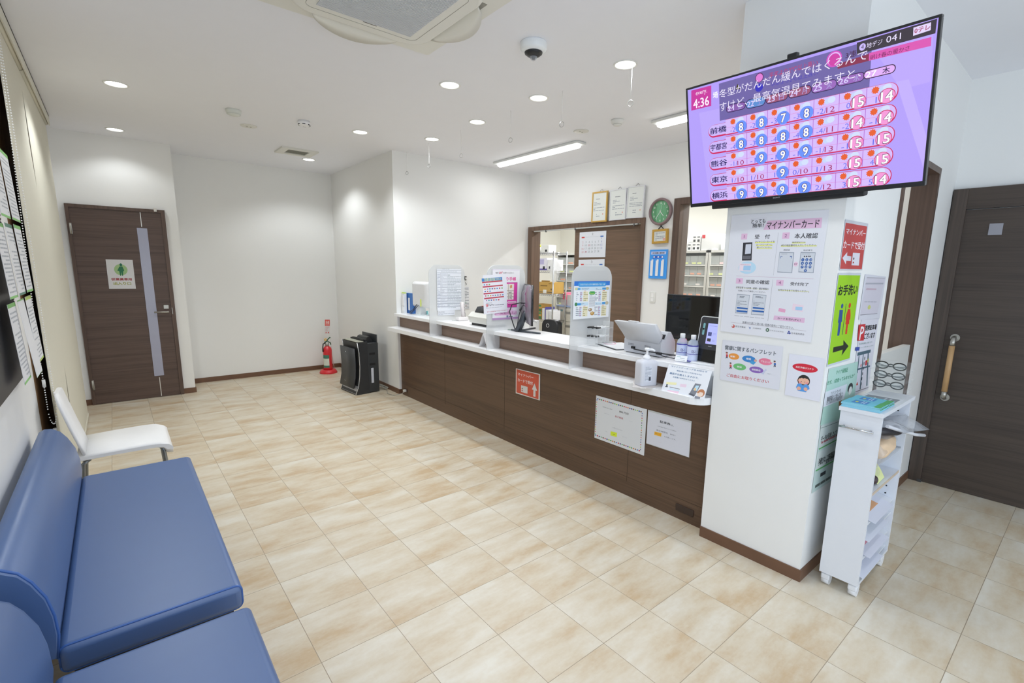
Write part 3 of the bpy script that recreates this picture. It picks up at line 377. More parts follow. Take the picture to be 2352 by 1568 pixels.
'parking_ticket_notice':([2.497, 2.1975, 0.6295],[0.0, -1.0, -0.0025],[-0.0, 0.0025, -1.0],0.426,0.308,[["t","駐車券のお渡しは最大",16,64,195,70,"3a4448",0],["t","800 円分",200,58,296,73,"20242a",1],["t","となります",297,68,384,68,"4a5458",0],["t","（※超えた分は",41,106,160,111,"9aa0a8",0],["t","自己負担",163,100,257,113,"b03848",1],["t","になります）",260,108,358,112,"a4aab2",0],["t","駐車券をお持ちの方は",109,187,292,193,"9aa0a8",0],["p",[144,221,199,217,198,248,144,251],"dff03a"],["t","処方箋と",72,233,141,237,"9aa0a8",0],["t","一緒に",147,233,197,239,"5a7030",0],["t","お渡しください",201,228,328,232,"a4aab2",0],["e",10,17,23,26,"4a70b8"],["e",4,282,18,291,"4a70b8"],["e",27,17,40,26,"7a5a48"],["e",22,282,35,291,"c83848"],["e",44,17,57,26,"4a9a50"],["e",39,282,53,291,"6a5080"],["e",61,17,74,26,"c83848"],["e",57,282,70,291,"7ac090"],["e",78,18,91,26,"d06a70"],["e",74,282,88,291,"7a5a48"],["e",95,18,108,27,"d88a40"],["e",92,282,105,291,"d06a70"],["e",112,18,124,27,"6a5080"],["e",109,282,122,291,"3a4088"],["e",128,18,141,27,"3a4088"],["e",126,282,139,291,"b0c840"],["e",144,18,157,27,"8a6a48"],["e",142,282,156,291,"4a9a50"],["e",161,18,174,27,"7ac090"],["e",159,282,172,291,"d88a40"],["e",177,19,190,28,"b0c840"],["e",176,282,189,291,"8a6a48"],["e",193,19,206,28,"4a70b8"],["e",192,282,205,290,"4a70b8"],["e",209,19,221,28,"7a5a48"],["e",209,282,221,290,"c83848"],["e",225,19,237,28,"4a9a50"],["e",225,281,238,290,"6a5080"],["e",241,19,253,28,"c83848"],["e",241,281,254,290,"7ac090"],["e",256,20,268,28,"d06a70"],["e",257,281,269,290,"7a5a48"],["e",272,20,284,28,"d88a40"],["e",273,281,285,290,"d06a70"],["e",287,20,299,29,"6a5080"],["e",289,281,301,290,"3a4088"],["e",302,20,314,29,"3a4088"],["e",304,281,316,290,"b0c840"],["e",317,20,329,29,"8a6a48"],["e",320,281,332,290,"4a9a50"],["e",333,21,344,29,"7ac090"],["e",335,281,347,290,"d88a40"],["e",348,21,359,29,"b0c840"],["e",351,281,362,290,"8a6a48"],["e",362,21,374,30,"4a70b8"],["e",366,281,378,290,"4a70b8"],["e",377,21,388,30,"7a5a48"],["e",381,281,393,290,"c83848"],["e",5,26,11,37,"4a70b8"],["e",389,30,395,40,"4a70b8"],["e",5,42,11,53,"d88a40"],["e",389,46,395,55,"3a4088"],["e",5,58,11,69,"b0c840"],["e",389,62,396,71,"c83848"],["e",5,75,11,85,"d06a70"],["e",390,77,396,87,"b0c840"],["e",4,91,11,102,"7ac090"],["e",390,93,396,103,"6a5080"],["e",4,107,11,118,"c83848"],["e",390,109,396,119,"4a9a50"],["e",4,124,11,134,"8a6a48"],["e",391,125,397,135,"7ac090"],["e",4,140,11,151,"4a9a50"],["e",391,141,397,151,"d88a40"],["e",4,156,10,167,"3a4088"],["e",391,157,397,167,"7a5a48"],["e",4,173,10,184,"7a5a48"],["e",391,173,398,183,"8a6a48"],["e",4,189,10,200,"6a5080"],["e",392,189,398,199,"d06a70"],["e",4,206,10,217,"4a70b8"],["e",392,205,398,215,"4a70b8"],["e",4,222,10,233,"d88a40"],["e",392,221,398,231,"3a4088"],["e",3,239,10,250,"b0c840"],["e",393,237,399,247,"c83848"],["e",3,255,10,266,"d06a70"],["e",393,254,399,264,"b0c840"],["e",3,272,10,283,"7ac090"],["e",393,270,399,280,"6a5080"]]),
'clinic_hours_notice':([2.497, 1.763, 0.6288],[0.0, -1.0, 0.0073],[-0.0, -0.0073, -1.0],0.305,0.222,[["p",[3,10,301,11,302,220,1,218],"dcdee8"],["t","駐車券",91,46,166,62,"20242a",1],["t","は、",168,52,190,63,"5a6068",0],["t","えがわ整形外科クリニックと薬局の",13,84,273,90,"4a5058",0],["t","滞在時間を",67,109,153,120,"5a6068",0],["t","合わせて",154,111,220,118,"3a4048",1],["p",[57,128,108,125,107,148,56,150],"f0b838"],["t","最大分",58,132,107,142,"c87820",0],["t","をお渡しします。",111,136,227,144,"5a6068",0],["t","※外出時間は含まれません",42,187,159,188,"c05a68",0],["t","のでご了承ください",160,185,247,186,"9a9aa4",0]]),
'reception_sign':([2.497, 3.093, 0.6722],[0.0, -0.9999, 0.0134],[-0.0, -0.0134, -0.9999],0.305,0.213,[["p",[11,6,291,8,289,208,9,204],"d05a42"],["t","マイナンバー",27,31,224,54,"f0e8e8",1],["t","カードで受付",26,77,218,106,"f0e8e8",1],["p",[71,131,154,131,153,188,70,188],"dcdad8"],["e",79,153,92,168,"e0b090"],["e",79,152,92,160,"3a3030"],["p",[78,172,94,172,96,177,77,179],"b03a38"],["p",[239,86,272,141,253,142,253,194,226,195,227,142,209,141],"dcdad8"]]),
'staff_sign':([-0.0475, 6.7195, 1.5169],[1.0, 0.0, -0.0065],[-0.0065, -0.0, -1.0],0.219,0.302,[["e",58,46,167,162,"9cbc84"],["e",106,38,128,69,"1f6a50"],["p",[103,71,128,70,140,111,130,122,125,166,117,166,115,128,108,166,101,166,98,120,83,114],"25704c"],["t","従業員専用",26,189,194,217,"9a3038",2],["t","出入り口",39,231,184,263,"9aa048",2]]),
'rate_table':([2.4445, 4.288, 1.4751],[1.0, 0.0, -0.0022],[-0.0022, -0.0, -1.0],0.282,0.41,[["r",3,10,286,12,"2a3a58"],["r",4,36,285,38,"2a4a58"],["b",61,-3,198,4,1,"6a7078"],["r",4,44,283,43,"b8bcc8"],["r",3,71,283,70,"b8bcc8"],["r",3,97,283,98,"b8bcc8"],["r",2,124,283,126,"b8bcc8"],["r",2,151,283,153,"b8bcc8"],["r",1,177,282,181,"b8bcc8"],["r",1,204,282,208,"b8bcc8"],["r",1,231,282,236,"b8bcc8"],["r",0,258,282,264,"b8bcc8"],["r",0,285,282,292,"b8bcc8"],["r",-1,312,282,320,"b8bcc8"],["r",-1,338,282,348,"b8bcc8"],["r",-2,366,281,376,"b8bcc8"],["r",43,41,40,386,"a8acb8"],["r",119,40,116,389,"a8acb8"],["b",6,47,36,383,24,"a4acc0"],["b",48,18,232,30,3,"a8aebc"],["b",47,44,111,386,40,"b4bac8"],["b",123,46,278,392,30,"aab4bc"]]),
'small_slip':([2.4529, 4.2885, 1.0654],[1.0, 0.0, -0.0097],[-0.0097, -0.0, -1.0],0.194,0.05,[["b",6,8,185,48,4,"a8acb8"]]),
'medicine_notebook_poster':([2.4122, 3.3135, 1.4839],[1.0, -0.0, -0.0015],[-0.0015, -0.0, -1.0],0.29,0.42,[["r",0,7,291,6,"a880c0"],["t","毎回",30,24,60,38,"4a4448",1],["t","必ず",68,20,104,40,"c83050",2],["t","お持ちください",111,23,225,38,"5a5458",1],["t","おくすり手帳",28,65,250,97,"e060a0",2],["p",[13,112,267,110,264,326,13,324],"b04a98"],["p",[17,116,263,114,260,322,17,321],"e048a8"],["p",[25,125,228,123,225,258,26,258],"f2ece4"],["r",26,179,226,183,"a89890"],["r",26,205,225,210,"a89890"],["r",26,230,225,235,"a89890"],["r",164,126,168,256,"a89890"],["t","60",176,188,203,203,"3a3438",1],["t","110",172,212,205,229,"3a3438",1],["t","170",172,238,205,254,"3a3438",1],["p",[183,136,208,131,208,158,184,161],"d8a070"],["k",159,272,257,290,"f8e0f0"],["b",165,275,250,287,1,"d04090"],["b",166,295,251,305,1,"8a2060"],["k",15,332,218,358,"f0c8e8"],["k",20,351,264,390,"f0c8e8"],["t","ふくやく手帳は毎回お持ちしましょう",24,357,259,385,"b04a90",1],["r",151,392,168,408,"3a5a98"],["t","f",157,394,164,406,"f0f0f8",1],["b",174,396,276,411,1,"4a5068"],["r",0,409,286,426,"b890c0"]]),
'cashless_payment_notice':([2.3092, 3.309, 1.4319],[0.9992, 0.0, 0.0408],[0.0408, -0.0, -0.9992],0.245,0.321,[["p",[-12,26,198,22,198,48,-10,51],"4a88c8"],["t","下記の電子決済が可能になりました",10,24,184,51,"e8f0a8",1],["p",[-9,53,198,48,200,58,-8,64],"c0485a"],["p",[-4,90,202,85,204,95,-2,101],"c0485a"],["p",[3,145,208,143,210,153,4,157],"c0485a"],["p",[7,185,212,181,214,191,8,197],"c0485a"],["r",8,74,22,83,"5a90c8"],["r",32,74,46,83,"c8485a"],["r",56,73,71,83,"7ab060"],["r",12,110,26,119,"d8a040"],["r",37,110,51,119,"a878b0"],["r",61,109,75,119,"48a0a8"],["r",86,109,100,119,"5a6aa8"],["r",111,109,125,119,"c07068"],["r",136,109,151,118,"5a90c8"],["r",162,109,176,118,"c8485a"],["r",187,109,202,118,"7ab060"],["r",13,128,27,138,"5a6aa8"],["r",37,128,51,138,"c07068"],["r",62,128,76,138,"5a90c8"],["r",17,165,31,174,"c8485a"],["r",42,165,56,174,"7ab060"],["r",66,165,81,175,"d8a040"],["r",91,165,106,175,"a878b0"],["r",116,165,131,175,"48a0a8"],["r",142,165,156,175,"5a6aa8"],["r",167,165,182,175,"c07068"],["r",193,165,208,175,"5a90c8"],["r",24,203,38,212,"a878b0"],["r",48,203,62,213,"48a0a8"],["r",73,203,87,213,"5a6aa8"],["r",98,203,112,213,"c07068"],["r",123,204,138,213,"5a90c8"],["r",148,204,163,214,"c8485a"],["p",[21,238,43,237,45,258,23,258],"d03a48"],["t","P",27,241,39,256,"f4f0f4",1],["t","PayPay",49,240,111,257,"5a5a68",1],["b",119,245,210,259,1,"7a7a88"],["b",26,226,86,236,1,"8a8a98"],["b",24,263,212,274,2,"9a9aa8"],["t","引下のお会計はできなくなります",32,298,237,308,"b84a60",1]]),
'calcium_poster':([2.3723, 2.33, 1.4111],[1.0, 0.0, 0.0023],[0.0023, -0.0, -1.0],0.368,0.258,[["p",[3,0,368,0,367,30,2,32],"2f7ad8"],["k",42,9,328,38,"4aa4e4"],["t","カルシウムたっぷりの食材を使ってもう一品",62,16,311,28,"e8f4fc",1],["p",[10,39,362,41,360,65,9,61],"cfe6f6"],["p",[10,143,148,145,147,167,8,164],"cfe6f6"],["p",[218,146,363,149,362,170,217,168],"cfe6f6"],["r",28,46,64,59,"4aa0e0"],["r",288,46,328,60,"4aa0e0"],["r",38,149,74,164,"4aa0e0"],["r",293,148,333,163,"4aa0e0"],["e",10,43,39,60,"d8d8a0"],["e",326,41,359,63,"c8b888"],["e",13,143,39,168,"4a8a58"],["e",324,143,361,169,"c8c0a8"],["e",150,186,188,210,"a88a68"],["e",171,211,213,238,"c09048"],["e",155,190,173,201,"d8d0c0"],["e",178,215,199,227,"e0c890"],["k",154,70,214,93,"4aa858"],["b",162,74,205,90,2,"d8e878"],["r",94,71,144,83,"ece6c4"],["r",94,84,144,96,"ece6c4"],["r",94,98,143,110,"ece6c4"],["r",93,112,143,124,"ece6c4"],["r",93,125,143,138,"ece6c4"],["b",99,73,140,137,5,"b0a878"],["r",61,70,84,139,"cfe0f4"],["b",62,73,83,135,5,"c07888"],["b",28,72,57,134,5,"8090a0"],["r",100,65,122,68,"e09050"],["r",287,72,341,84,"ece6c4"],["r",287,86,341,98,"ece6c4"],["r",287,100,341,113,"ece6c4"],["r",287,114,340,127,"ece6c4"],["r",286,128,340,141,"ece6c4"],["b",293,75,337,141,5,"b0a878"],["r",251,71,277,142,"cfe0f4"],["b",252,74,275,139,5,"c07888"],["b",216,73,248,138,5,"8090a0"],["r",293,65,316,69,"e09050"],["r",93,174,143,186,"ece6c4"],["r",93,187,143,200,"ece6c4"],["r",92,201,142,214,"ece6c4"],["r",92,215,142,228,"ece6c4"],["r",92,229,142,242,"ece6c4"],["b",98,176,139,242,5,"b0a878"],["r",59,172,82,242,"cfe0f4"],["b",60,175,81,239,5,"c07888"],["b",26,174,56,237,5,"8090a0"],["r",99,168,120,171,"e09050"],["r",286,175,340,189,"ece6c4"],["r",286,190,340,203,"ece6c4"],["r",285,204,339,218,"ece6c4"],["r",285,218,339,232,"ece6c4"],["r",285,233,339,247,"ece6c4"],["b",291,178,336,246,5,"b0a878"],["r",250,174,275,247,"cfe0f4"],["b",251,177,274,243,5,"c07888"],["b",214,176,246,242,5,"8090a0"],["r",292,169,315,173,"e09050"],["b",157,98,217,176,10,"98a0ac"],["b",76,46,151,60,2,"8098b0"],["b",222,48,281,62,2,"8098b0"],["b",76,150,147,163,2,"8098b0"],["b",224,152,287,164,2,"8098b0"]]),
'white_sheet':([2.4329, 2.345, 1.4852],[1.0, 0.0, 0.0036],[0.0036, -0.0, -1.0],0.299,0.422,[]),
'month_calendar':([4.475, 4.3223, 1.9445],[0.0, -1.0, 0.0036],[-0.0, -0.0036, -1.0],0.43,0.303,[["t","2",206,16,226,42,"5a6068",0],["r",37,56,86,71,"d04038"],["r",341,54,389,69,"3a70c0"],["b",96,58,330,64,1,"a8b0b8"],["t","1",361,75,369,95,"5a60a8",0],["t","2",53,109,67,132,"d08890",0],["t","3",105,109,119,132,"8a949a",0],["t","4",156,109,170,132,"8a949a",0],["t","5",207,110,221,132,"8a949a",0],["t","6",258,110,271,132,"8a949a",0],["t","7",307,110,320,132,"8a949a",0],["t","8",356,110,369,132,"8a94c8",0],["t","9",53,148,67,171,"d08890",0],["t","10",97,147,127,171,"8a949a",0],["t","11",148,147,179,171,"b03040",1],["t","12",199,147,229,170,"8a949a",0],["t","13",250,147,279,170,"8a949a",0],["t","14",299,147,329,170,"8a949a",0],["t","15",348,147,377,170,"8a94c8",0],["t","16",44,186,75,210,"d08890",0],["t","17",97,186,127,209,"8a949a",0],["t","18",148,186,179,209,"8a949a",0],["t","19",199,185,229,208,"8a949a",0],["t","20",250,185,280,208,"8a949a",0],["t","21",300,185,329,208,"8a949a",0],["t","22",349,184,378,207,"8a94c8",0],["t","23",44,225,75,249,"d08890",0],["t","24",97,225,127,248,"b03040",1],["t","25",148,224,179,247,"8a949a",0],["t","26",200,224,230,246,"8a949a",0],["t","27",250,223,280,246,"8a949a",0],["t","28",300,222,329,245,"8a949a",0]]),
'next_month_calendar':([4.475, 4.3246, 1.6117],[0.0, -0.9997, 0.0242],[-0.0, -0.0242, -0.9997],0.424,0.311,[["t","3",210,14,229,42,"5a6068",0],["r",40,50,89,65,"d04038"],["r",345,57,394,71,"3a70c0"],["b",101,59,341,63,1,"a8b0b8"]]),
'pharmacist_board':([4.448, 3.2396, 1.7137],[0.0, -1.0, -0.0021],[-0.0, 0.0021, -1.0],0.222,0.303,[["p",[18,20,204,20,201,50,16,51],"c4cdf0"],["t","本日勤務の薬剤師",33,29,184,42,"20242a",2],["p",[44,64,174,63,173,91,43,93],"3a6ad0"],["e",48,68,67,86,"eef0f4"],["e",100,68,119,86,"eef0f4"],["e",151,68,169,87,"eef0f4"]]),
'certificate_gold':([4.42, 4.0649, 2.3703],[0.0, -1.0, -0.0087],[-0.0, 0.0087, -1.0],0.201,0.31,[["b",45,58,118,73,1,"6a7078"],["b",16,95,116,139,3,"9aa0a8"],["b",9,155,177,203,3,"9aa0a8"],["b",56,226,161,271,2,"9aa0a8"],["e",145,229,165,247,"e0b0a0"]]),
'certificate_white':([4.43, 3.8107, 2.3737],[0.0, -1.0, 0.0042],[-0.0, -0.0042, -1.0],0.215,0.314,[["b",66,61,140,78,1,"6a7078"],["b",36,98,138,144,3,"9aa0a8"],["b",29,159,200,210,3,"9aa0a8"],["b",76,231,184,279,2,"9aa0a8"],["e",168,236,186,254,"e0b0a0"]]),
'certificate_tall':([4.43, 3.5607, 2.3844],[0.0, -0.9998, -0.0223],[-0.0, 0.0223, -0.9998],0.207,0.317,[["b",59,58,133,74,1,"6a7078"],["b",31,97,133,142,3,"9aa0a8"],["b",26,160,196,208,3,"9aa0a8"],["b",75,232,182,279,2,"9aa0a8"],["e",167,236,184,253,"e0b0a0"]]),
'license_paper':([4.435, 3.1945, 1.8979],[0.0, -0.9997, 0.023],[-0.0, -0.023, -0.9997],0.145,0.101,[["b",18,9,133,95,5,"8a9098"],["r",112,69,138,95,"e0a8a0"]]),
'aframe':([2.4401, 1.5994, 0.9522],[-0.0734, -0.9968, 0.0313],[-0.3709, -0.0018, -0.9287],0.284,0.161,[["t","マイナンバーカードをお持ちで",21,4,257,13,"3a6a98",1],["t","機械の使い方にご不安のある方は",22,25,273,33,"3a6a98",1],["t","職員がお教えしますので、",24,44,216,56,"3a6a98",1],["t","お気軽にお声かけください",26,64,226,73,"3a6a98",1],["p",[19,105,88,98,89,111,22,120],"f0ecb8"],["p",[42,150,120,144,117,158,42,159],"f0d0e0"],["p",[50,128,120,129,120,132,50,132],"7a8088"],["e",23,116,34,129,"3a5060"],["p",[20,130,37,128,37,134,20,135],"3a3a44"],["p",[114,100,154,97,155,114,115,116],"ecd4e4"],["p",[56,134,118,136,119,143,45,145],"d4e4f0"],["p",[205,81,243,81,224,146,188,140],"80848e"],["p",[213,92,233,90,227,120,204,121],"c0e0f0"],["p",[188,140,224,146,219,155,182,148],"5a5e68"],["e",208,106,221,122,"f0c890"],["e",235,106,278,149,"c08058"],["e",233,118,270,149,"f2dccc"],["p",[230,129,236,117,257,115,271,124,259,123,248,124,239,131],"c08058"],["p",[225,149,258,149,258,161,226,163],"8a8e9a"]]),
}
# ================================================================== the room
WHT = WALLPAPER('ececea'); CREAM = WALLPAPER('efeee6'); CEIL = M('edeef3', .9, 0, .01, 8)
BASE = M('6e4f3b', .5, 0, .12, 9)
DOORX = WOOD('4a3a33', '5e4b42', 'x'); DOORY = WOOD('63503f', '765d4a', 'y'); DARKY = WOOD('3a302a', '493e36', 'y'); VERT = WOOD('4f3e35', '604c41', 'z')
FRONTY = WOOD('523e2f', '644c3a', 'y'); BANDY = WOOD('715a4b', '80695a', 'y')
ZC = 2.747
struct('floor', boxes((-.6, -2.6, -.06, 8.2, 7.5, 0)), FLOORMAT())
struct('ceiling', boxes((-.6, -2.6, ZC, 8.2, 7.5, 2.85)), CEIL)
struct('wall_left', boxes((-.55, -.35, 0, -.38, 3.595, ZC), (-.55, -2.6, 0, -.38, -2.35, ZC), (-.55, -2.35, 2.5, -.38, -.35, ZC), (-.55, 6.3, 0, -.38, 6.745, ZC), (-.55, 3.595, 2.66, -.38, 6.3, ZC)), WHT)
struct('wall_far', boxes((-.55, 6.745, 0, .607, 7.5, ZC)), WHT)
struct('wall_alcove', boxes((.607, 7.262, 0, 2.475, 7.5, ZC)), WHT)
struct('wall_recess', boxes((2.475, 5.28, 0, 4.46, 7.5, ZC)), WHT)
struct('wall_clock', boxes((4.46, .9, 0, 4.58, 1.55, ZC), (4.46, 1.55, 2.19, 4.58, 2.95, ZC), (4.46, 2.95, 0, 4.58, 3.35, ZC), (4.46, 3.35, 2.03, 4.58, 5.22, ZC), (4.46, 5.22, 0, 4.58, 7.5, ZC)), WHT)
struct('wall_pillar', boxes((2.432, .782, 0, 2.92, 1.313, ZC)), WHT)
struct('wall_front', boxes((2.92, .782, 0, 3.2, .9, ZC), (3.2, .782, 2.12, 3.93, .9, ZC), (3.93, .782, 0, 4.42, .9, ZC)), WHT)
struct('wall_right', boxes((4.42, -2.6, 0, 4.6, .9, ZC)), WHT)
struct('wall_back', boxes((-.38, -2.6, 0, -.2, -2.45, ZC), (4.2, -2.6, 0, 4.42, -2.45, ZC), (-.2, -2.6, 2.5, 4.2, -2.45, ZC)), WHT)
struct('wall_dispensary', boxes((7.1, .9, 0, 7.25, 7.5, ZC), (4.58, 7.4, 0, 7.25, 7.5, ZC), (4.58, .8, 0, 7.25, .9, ZC)), CREAM)
# glazed entrance behind the viewer
f = MB()
for y in (-2.35, -1.38, -.40): f.box(-.5, y, 0, -.42, y + .05, 2.5)
f.box(-.5, -2.35, 2.44, -.42, -.35, 2.5); f.box(-.5, -2.35, 0, -.42, -.35, .05)
w = struct('window_2', f, M('8a8d90', .3, .8)); struct('pane', boxes((-.465, -2.3, .05, -.455, -.4, 2.44)), CLEAR('f0f4f8', .08, .02, 'glass'), w)
f = MB()
for x in (-.2, .85, 1.95, 3.05, 4.15): f.box(x, -2.58, 0, x + .05, -2.48, 2.5)
f.box(-.2, -2.58, 2.44, 4.2, -2.48, 2.5); f.box(-.2, -2.58, 0, 4.2, -2.48, .05)
w = struct('window_4', f, M('8a8d90', .3, .8)); struct('pane', boxes((-.2, -2.535, .05, 4.2, -2.525, 2.44)), CLEAR('f0f4f8', .08, .02, 'glass'), w)
# window behind the blinds
f = boxes((-.5, 3.595, 0, -.384, 4.9, 2.66), (-.5, 6.22, 0, -.40, 6.3, 2.66), (-.5, 4.9, 2.58, -.40, 6.22, 2.66), (-.5, 4.9, 0, -.40, 6.22, .09), (-.5, 4.9, .09, -.42, 4.98, 2.58))
w = struct('window_1', f, WOOD('8f6f50', 'a5835f', 'z')); struct('pane', boxes((-.49, 4.98, .09, -.482, 6.22, 2.58)), M('2b2622', .15), w)
# baseboards
BB = .06
struct('baseboard_far', boxes((-.38, 6.735, 0, -.303, 6.745, BB), (.493, 6.735, 0, .615, 6.745, BB), (.607, 6.745, 0, .615, 7.262, BB)), BASE)
struct('baseboard_alcove', boxes((.615, 7.254, 0, 2.475, 7.262, BB)), BASE)
struct('baseboard_recess', boxes((2.467, 5.28, 0, 2.475, 7.254, BB), (2.467, 5.272, 0, 2.50, 5.28, BB)), BASE)
struct('baseboard_pillar', boxes((2.424, .782, 0, 2.432, 1.313, BB), (2.424, .774, 0, 3.2, .782, BB)), BASE)
struct('baseboard_front', boxes((3.95, .774, 0, 4.40, .782, BB)), BASE)
struct('baseboard_left', boxes((-.38, 6.3, 0, -.372, 6.735, BB), (-.38, -.35, 0, -.372, 3.595, BB)), BASE)
# dark timber lining of the opening beside the pillar
f = boxes((3.2, .772, 0, 3.232, .905, 2.095), (3.905, .772, 0, 3.94, .905, 2.095), (3.2, .772, 2.095, 3.94, .905, 2.13))
struct('trim_1', f, VERT)
# lining of the pharmacy hatchway behind the counter
f = boxes((4.435, 2.90, 0, 4.60, 2.975, 2.215), (4.435, 1.5, 0, 4.60, 1.56, 2.215), (4.4351, 1.56, 2.155, 4.5999, 2.90, 2.2149))
struct('trim_2', f, VERT)
struct('trim_3', boxes((4.50, 1.56, .9, 4.506, 2.90, 2.15)), CLEAR('e8eeee', .06, .03, 'glass'))

# ---- staff door
STEEL = M('b9b6ae', .35, .9, .04); CHROME = M('c9cacc', .18, 1, 0)
d = struct('door_1', boxes((-.278, 6.722, .004, .458, 6.745, 2.02)), DOORX)
struct('door_frame', boxes((-.305, 6.712, 0, -.278, 6.745, 2.052), (.458, 6.712, 0, .493, 6.745, 2.052), (-.278, 6.712, 2.02, .458, 6.745, 2.052)), VERT, d)
struct('glass_strip', boxes((.238, 6.716, .245, .325, 6.724, 1.85)), M('a6a8bc', .22, 0, .02), d)
struct('metal_inlay', boxes((.277, 6.719, .01, .284, 6.724, .225), (.278, 6.719, 1.865, .285, 6.724, 2.015)), M('d8d6d0', .3, .5), d)
h = MB(); h.cyl((.425, 6.722, .955), (.425, 6.68, .955), .009); h.tube([(.432, 6.672, .955), (.40, 6.67, .956), (.30, 6.672, .958)], .0085, 10)
struct('door_handle', h, STEEL, d)
struct('lock_plate', boxes((.39, 6.712, .988, .437, 6.724, 1.03), bev=.003), STEEL, d)
for z in (.16, 1.76): 
    m = MB(); m.cyl((-.282, 6.708, z), (-.282, 6.708, z + .105), .008, seg=12); m.box(-.288, 6.712, z, -.270, 6.716, z + .105); struct('hinge', m, STEEL, d)
struct('strike_plate', boxes((.463, 6.708, .93, .468, 6.714, 1.0)), STEEL, d)
m = boxes((.40, 6.70, 2.03, .425, 6.712, 2.07), bev=.003); struct('door_sensor', m, M('dddad4', .5), d)
sheet('staff_sign', 'staff_door_sign', 'laminated notice with green standing figure taped on the dark staff door', 'notice', 'd4d4d6', extra=())

# ---- sliding door behind the reception
d = struct('door_2', boxes((4.478, 3.385, .01, 4.502, 4.405, 1.99)), DOORY)
struct('door_frame', boxes((4.435, 5.185, 0, 4.59, 5.265, 2.055), (4.435, 3.33, 0, 4.59, 3.375, 2.055), (4.435, 3.375, 2.0, 4.59, 5.185, 2.055)), WOOD('5a4638', '705848', 'z'), d)
struct('door_rail', boxes((4.437, 3.42, 1.985, 4.46, 5.15, 2.018), bev=.003), M('c8cac8', .3, .6), d)
m = MB()
for y in (3.46, 4.36, 4.9): m.box(4.43, y, 1.972, 4.45, y + .012, 2.0)
struct('rail_bracket', m, M('777777', .4, .6), d)
# ---- toilet door
d = struct('door_3', boxes((4.395, -.35, .004, 4.42, .70, 1.92)), DARKY)
struct('door_frame', boxes((4.38, .70, 0, 4.42, .776, 2.057), (4.38, -.45, 0, 4.42, -.36, 2.057)), WOOD('3c332d', '50443c', 'z'), d)
struct('header_panel', boxes((4.386, -.36, 1.925, 4.42, .70, 2.057)), DARKY, d)
struct('window_pane', boxes((4.388, .506, 1.752, 4.396, .572, 1.825), bev=.001), M('9a9aa2', .25, 0, .02), d)
m = MB(); m.cyl((4.335, .645, .70), (4.335, .645, 1.02), .0165, seg=18); struct('handle_grip', m, M('c09a6c', .45, 0, .08), d)
m = MB()
for z, s in ((1.06, 1), (.66, -1)):
    m.tube([(4.395, .645, z + .01 * s), (4.365, .645, z + .01 * s), (4.345, .645, z + .004 * s), (4.335, .645, z - .012 * s), (4.335, .645, z - .04 * s)], .015, 12)
    m.cyl((4.395, .645, z + .01 * s), (4.389, .645, z + .01 * s), .026)
struct('handle_bracket', m, STEEL, d)
struct('door_stop', boxes((4.375, .695, .0, 4.39, .72, .02)), M('444444'), d)

# ================================================================== reception counter
t = thing('reception_counter', 'long reception counter with dark wood front and white ledge', 'counter', (2.6, 3.3, 0))
WHITE = M('f3f4f6', .3, 0, .01, 5, 0, .1); MATW = M('e9e9ea', .5, 0, .01)
f = MB(); f.box(2.50, 1.315, .0, 2.53, 5.272, .77); part('front_panel', f, t, FRONTY)
part('upper_panel', boxes((2.50, 1.315, .81, 2.53, 5.272, .93)), t, BANDY)
led = [(2.53, 1.315), (2.53, 5.275), (2.36, 5.275)] + [(2.35, 5.265), (2.355, 1.42)] + [(2.355 + .10 * (1 - math.cos(a * PI / 16)), 1.42 - .10 * math.sin(a * PI / 16)) for a in range(1, 9)]
f = MB(); f.prism(led, .77, .81, 'z'); part('ledge', f, t, WHITE)
part('countertop', boxes((2.44, 1.315, .93, 2.80, 5.276, .962), bev=.002), t, WHITE)
part('end_trim', boxes((2.472, 5.255, .06, 2.50, 5.279, .77), (2.472, 5.255, .81, 2.50, 5.279, .93)), t, MATW)
part('rear_panel', boxes((2.77, 1.33, 0, 2.79, 5.27, .93)), t, MATW)
part('socket_plate', boxes((2.493, 1.40, .052, 2.50, 1.52, .095), bev=.003), t, M('3a2a22', .4), label='dark brown socket plate')
part('corner_socket', boxes((2.494, 5.10, .045, 2.50, 5.18, .09), bev=.003), t, M('4a3428', .4))
f = MB()
for y in (1.9, 3.25, 4.25): f.box(2.499, y, .10, 2.5005, y + .002, .77)
f.box(2.499, 1.315, .13, 2.5004, 5.27, .1315); part('panel_seam', f, t, M('3a2c22'))

# ---- acrylic partitions
ACR = CLEAR('dee0e1', .7, .25, 'frosted_acrylic', (.93, 1.10, .42, .72))
EDG = CLEAR('e4e8e8', .45, .15, 'acrylic_edge')
lab = ('clear rounded acrylic screen holding the ruled table of fees', 'clear rounded acrylic screen with the pink medicine notebook poster', 'clear rounded acrylic screen with the blue calcium poster')
for y, l in zip((4.295, 3.32, 2.337), lab):
    o = [(2.36, .811), (2.495, .811), (2.495, .928), (2.438, .928), (2.438, .964), (2.77, .964)] + [q for q in rpoly(2.36, 1.0, 2.77, 1.515, .09, 8, (0, 0, 1, 1)) if q[1] > 1.01]
    r = thing('acrylic_partition', l, 'partition', (2.56, y, .811), 0, 'acrylic screens on the counter')
    f = MB(); f.prism(o, y, y + .005, 'y'); part('panel', f, r, ACR)
    e = o[6:]; e = [(2.36, .812)] + e[::-1] + [(2.77, .965)]
    f = MB(); f.tube([(p[0], y + .0025, p[1]) for p in e], .0017, 6); part('edge', f, r, EDG)
sheet('rate_table', 'fee_table_sheet', 'white sheet with ruled table behind the farthest acrylic screen', 'notice', 'e2e6ee')
sheet('small_slip', 'paper_slip', 'small pale slip hanging below the ruled table sheet', 'notice', 'dcdfe6')
sheet('medicine_notebook_poster', 'medicine_notebook_poster', 'pink medicine notebook poster on the middle acrylic screen', 'poster', 'eceaf0')
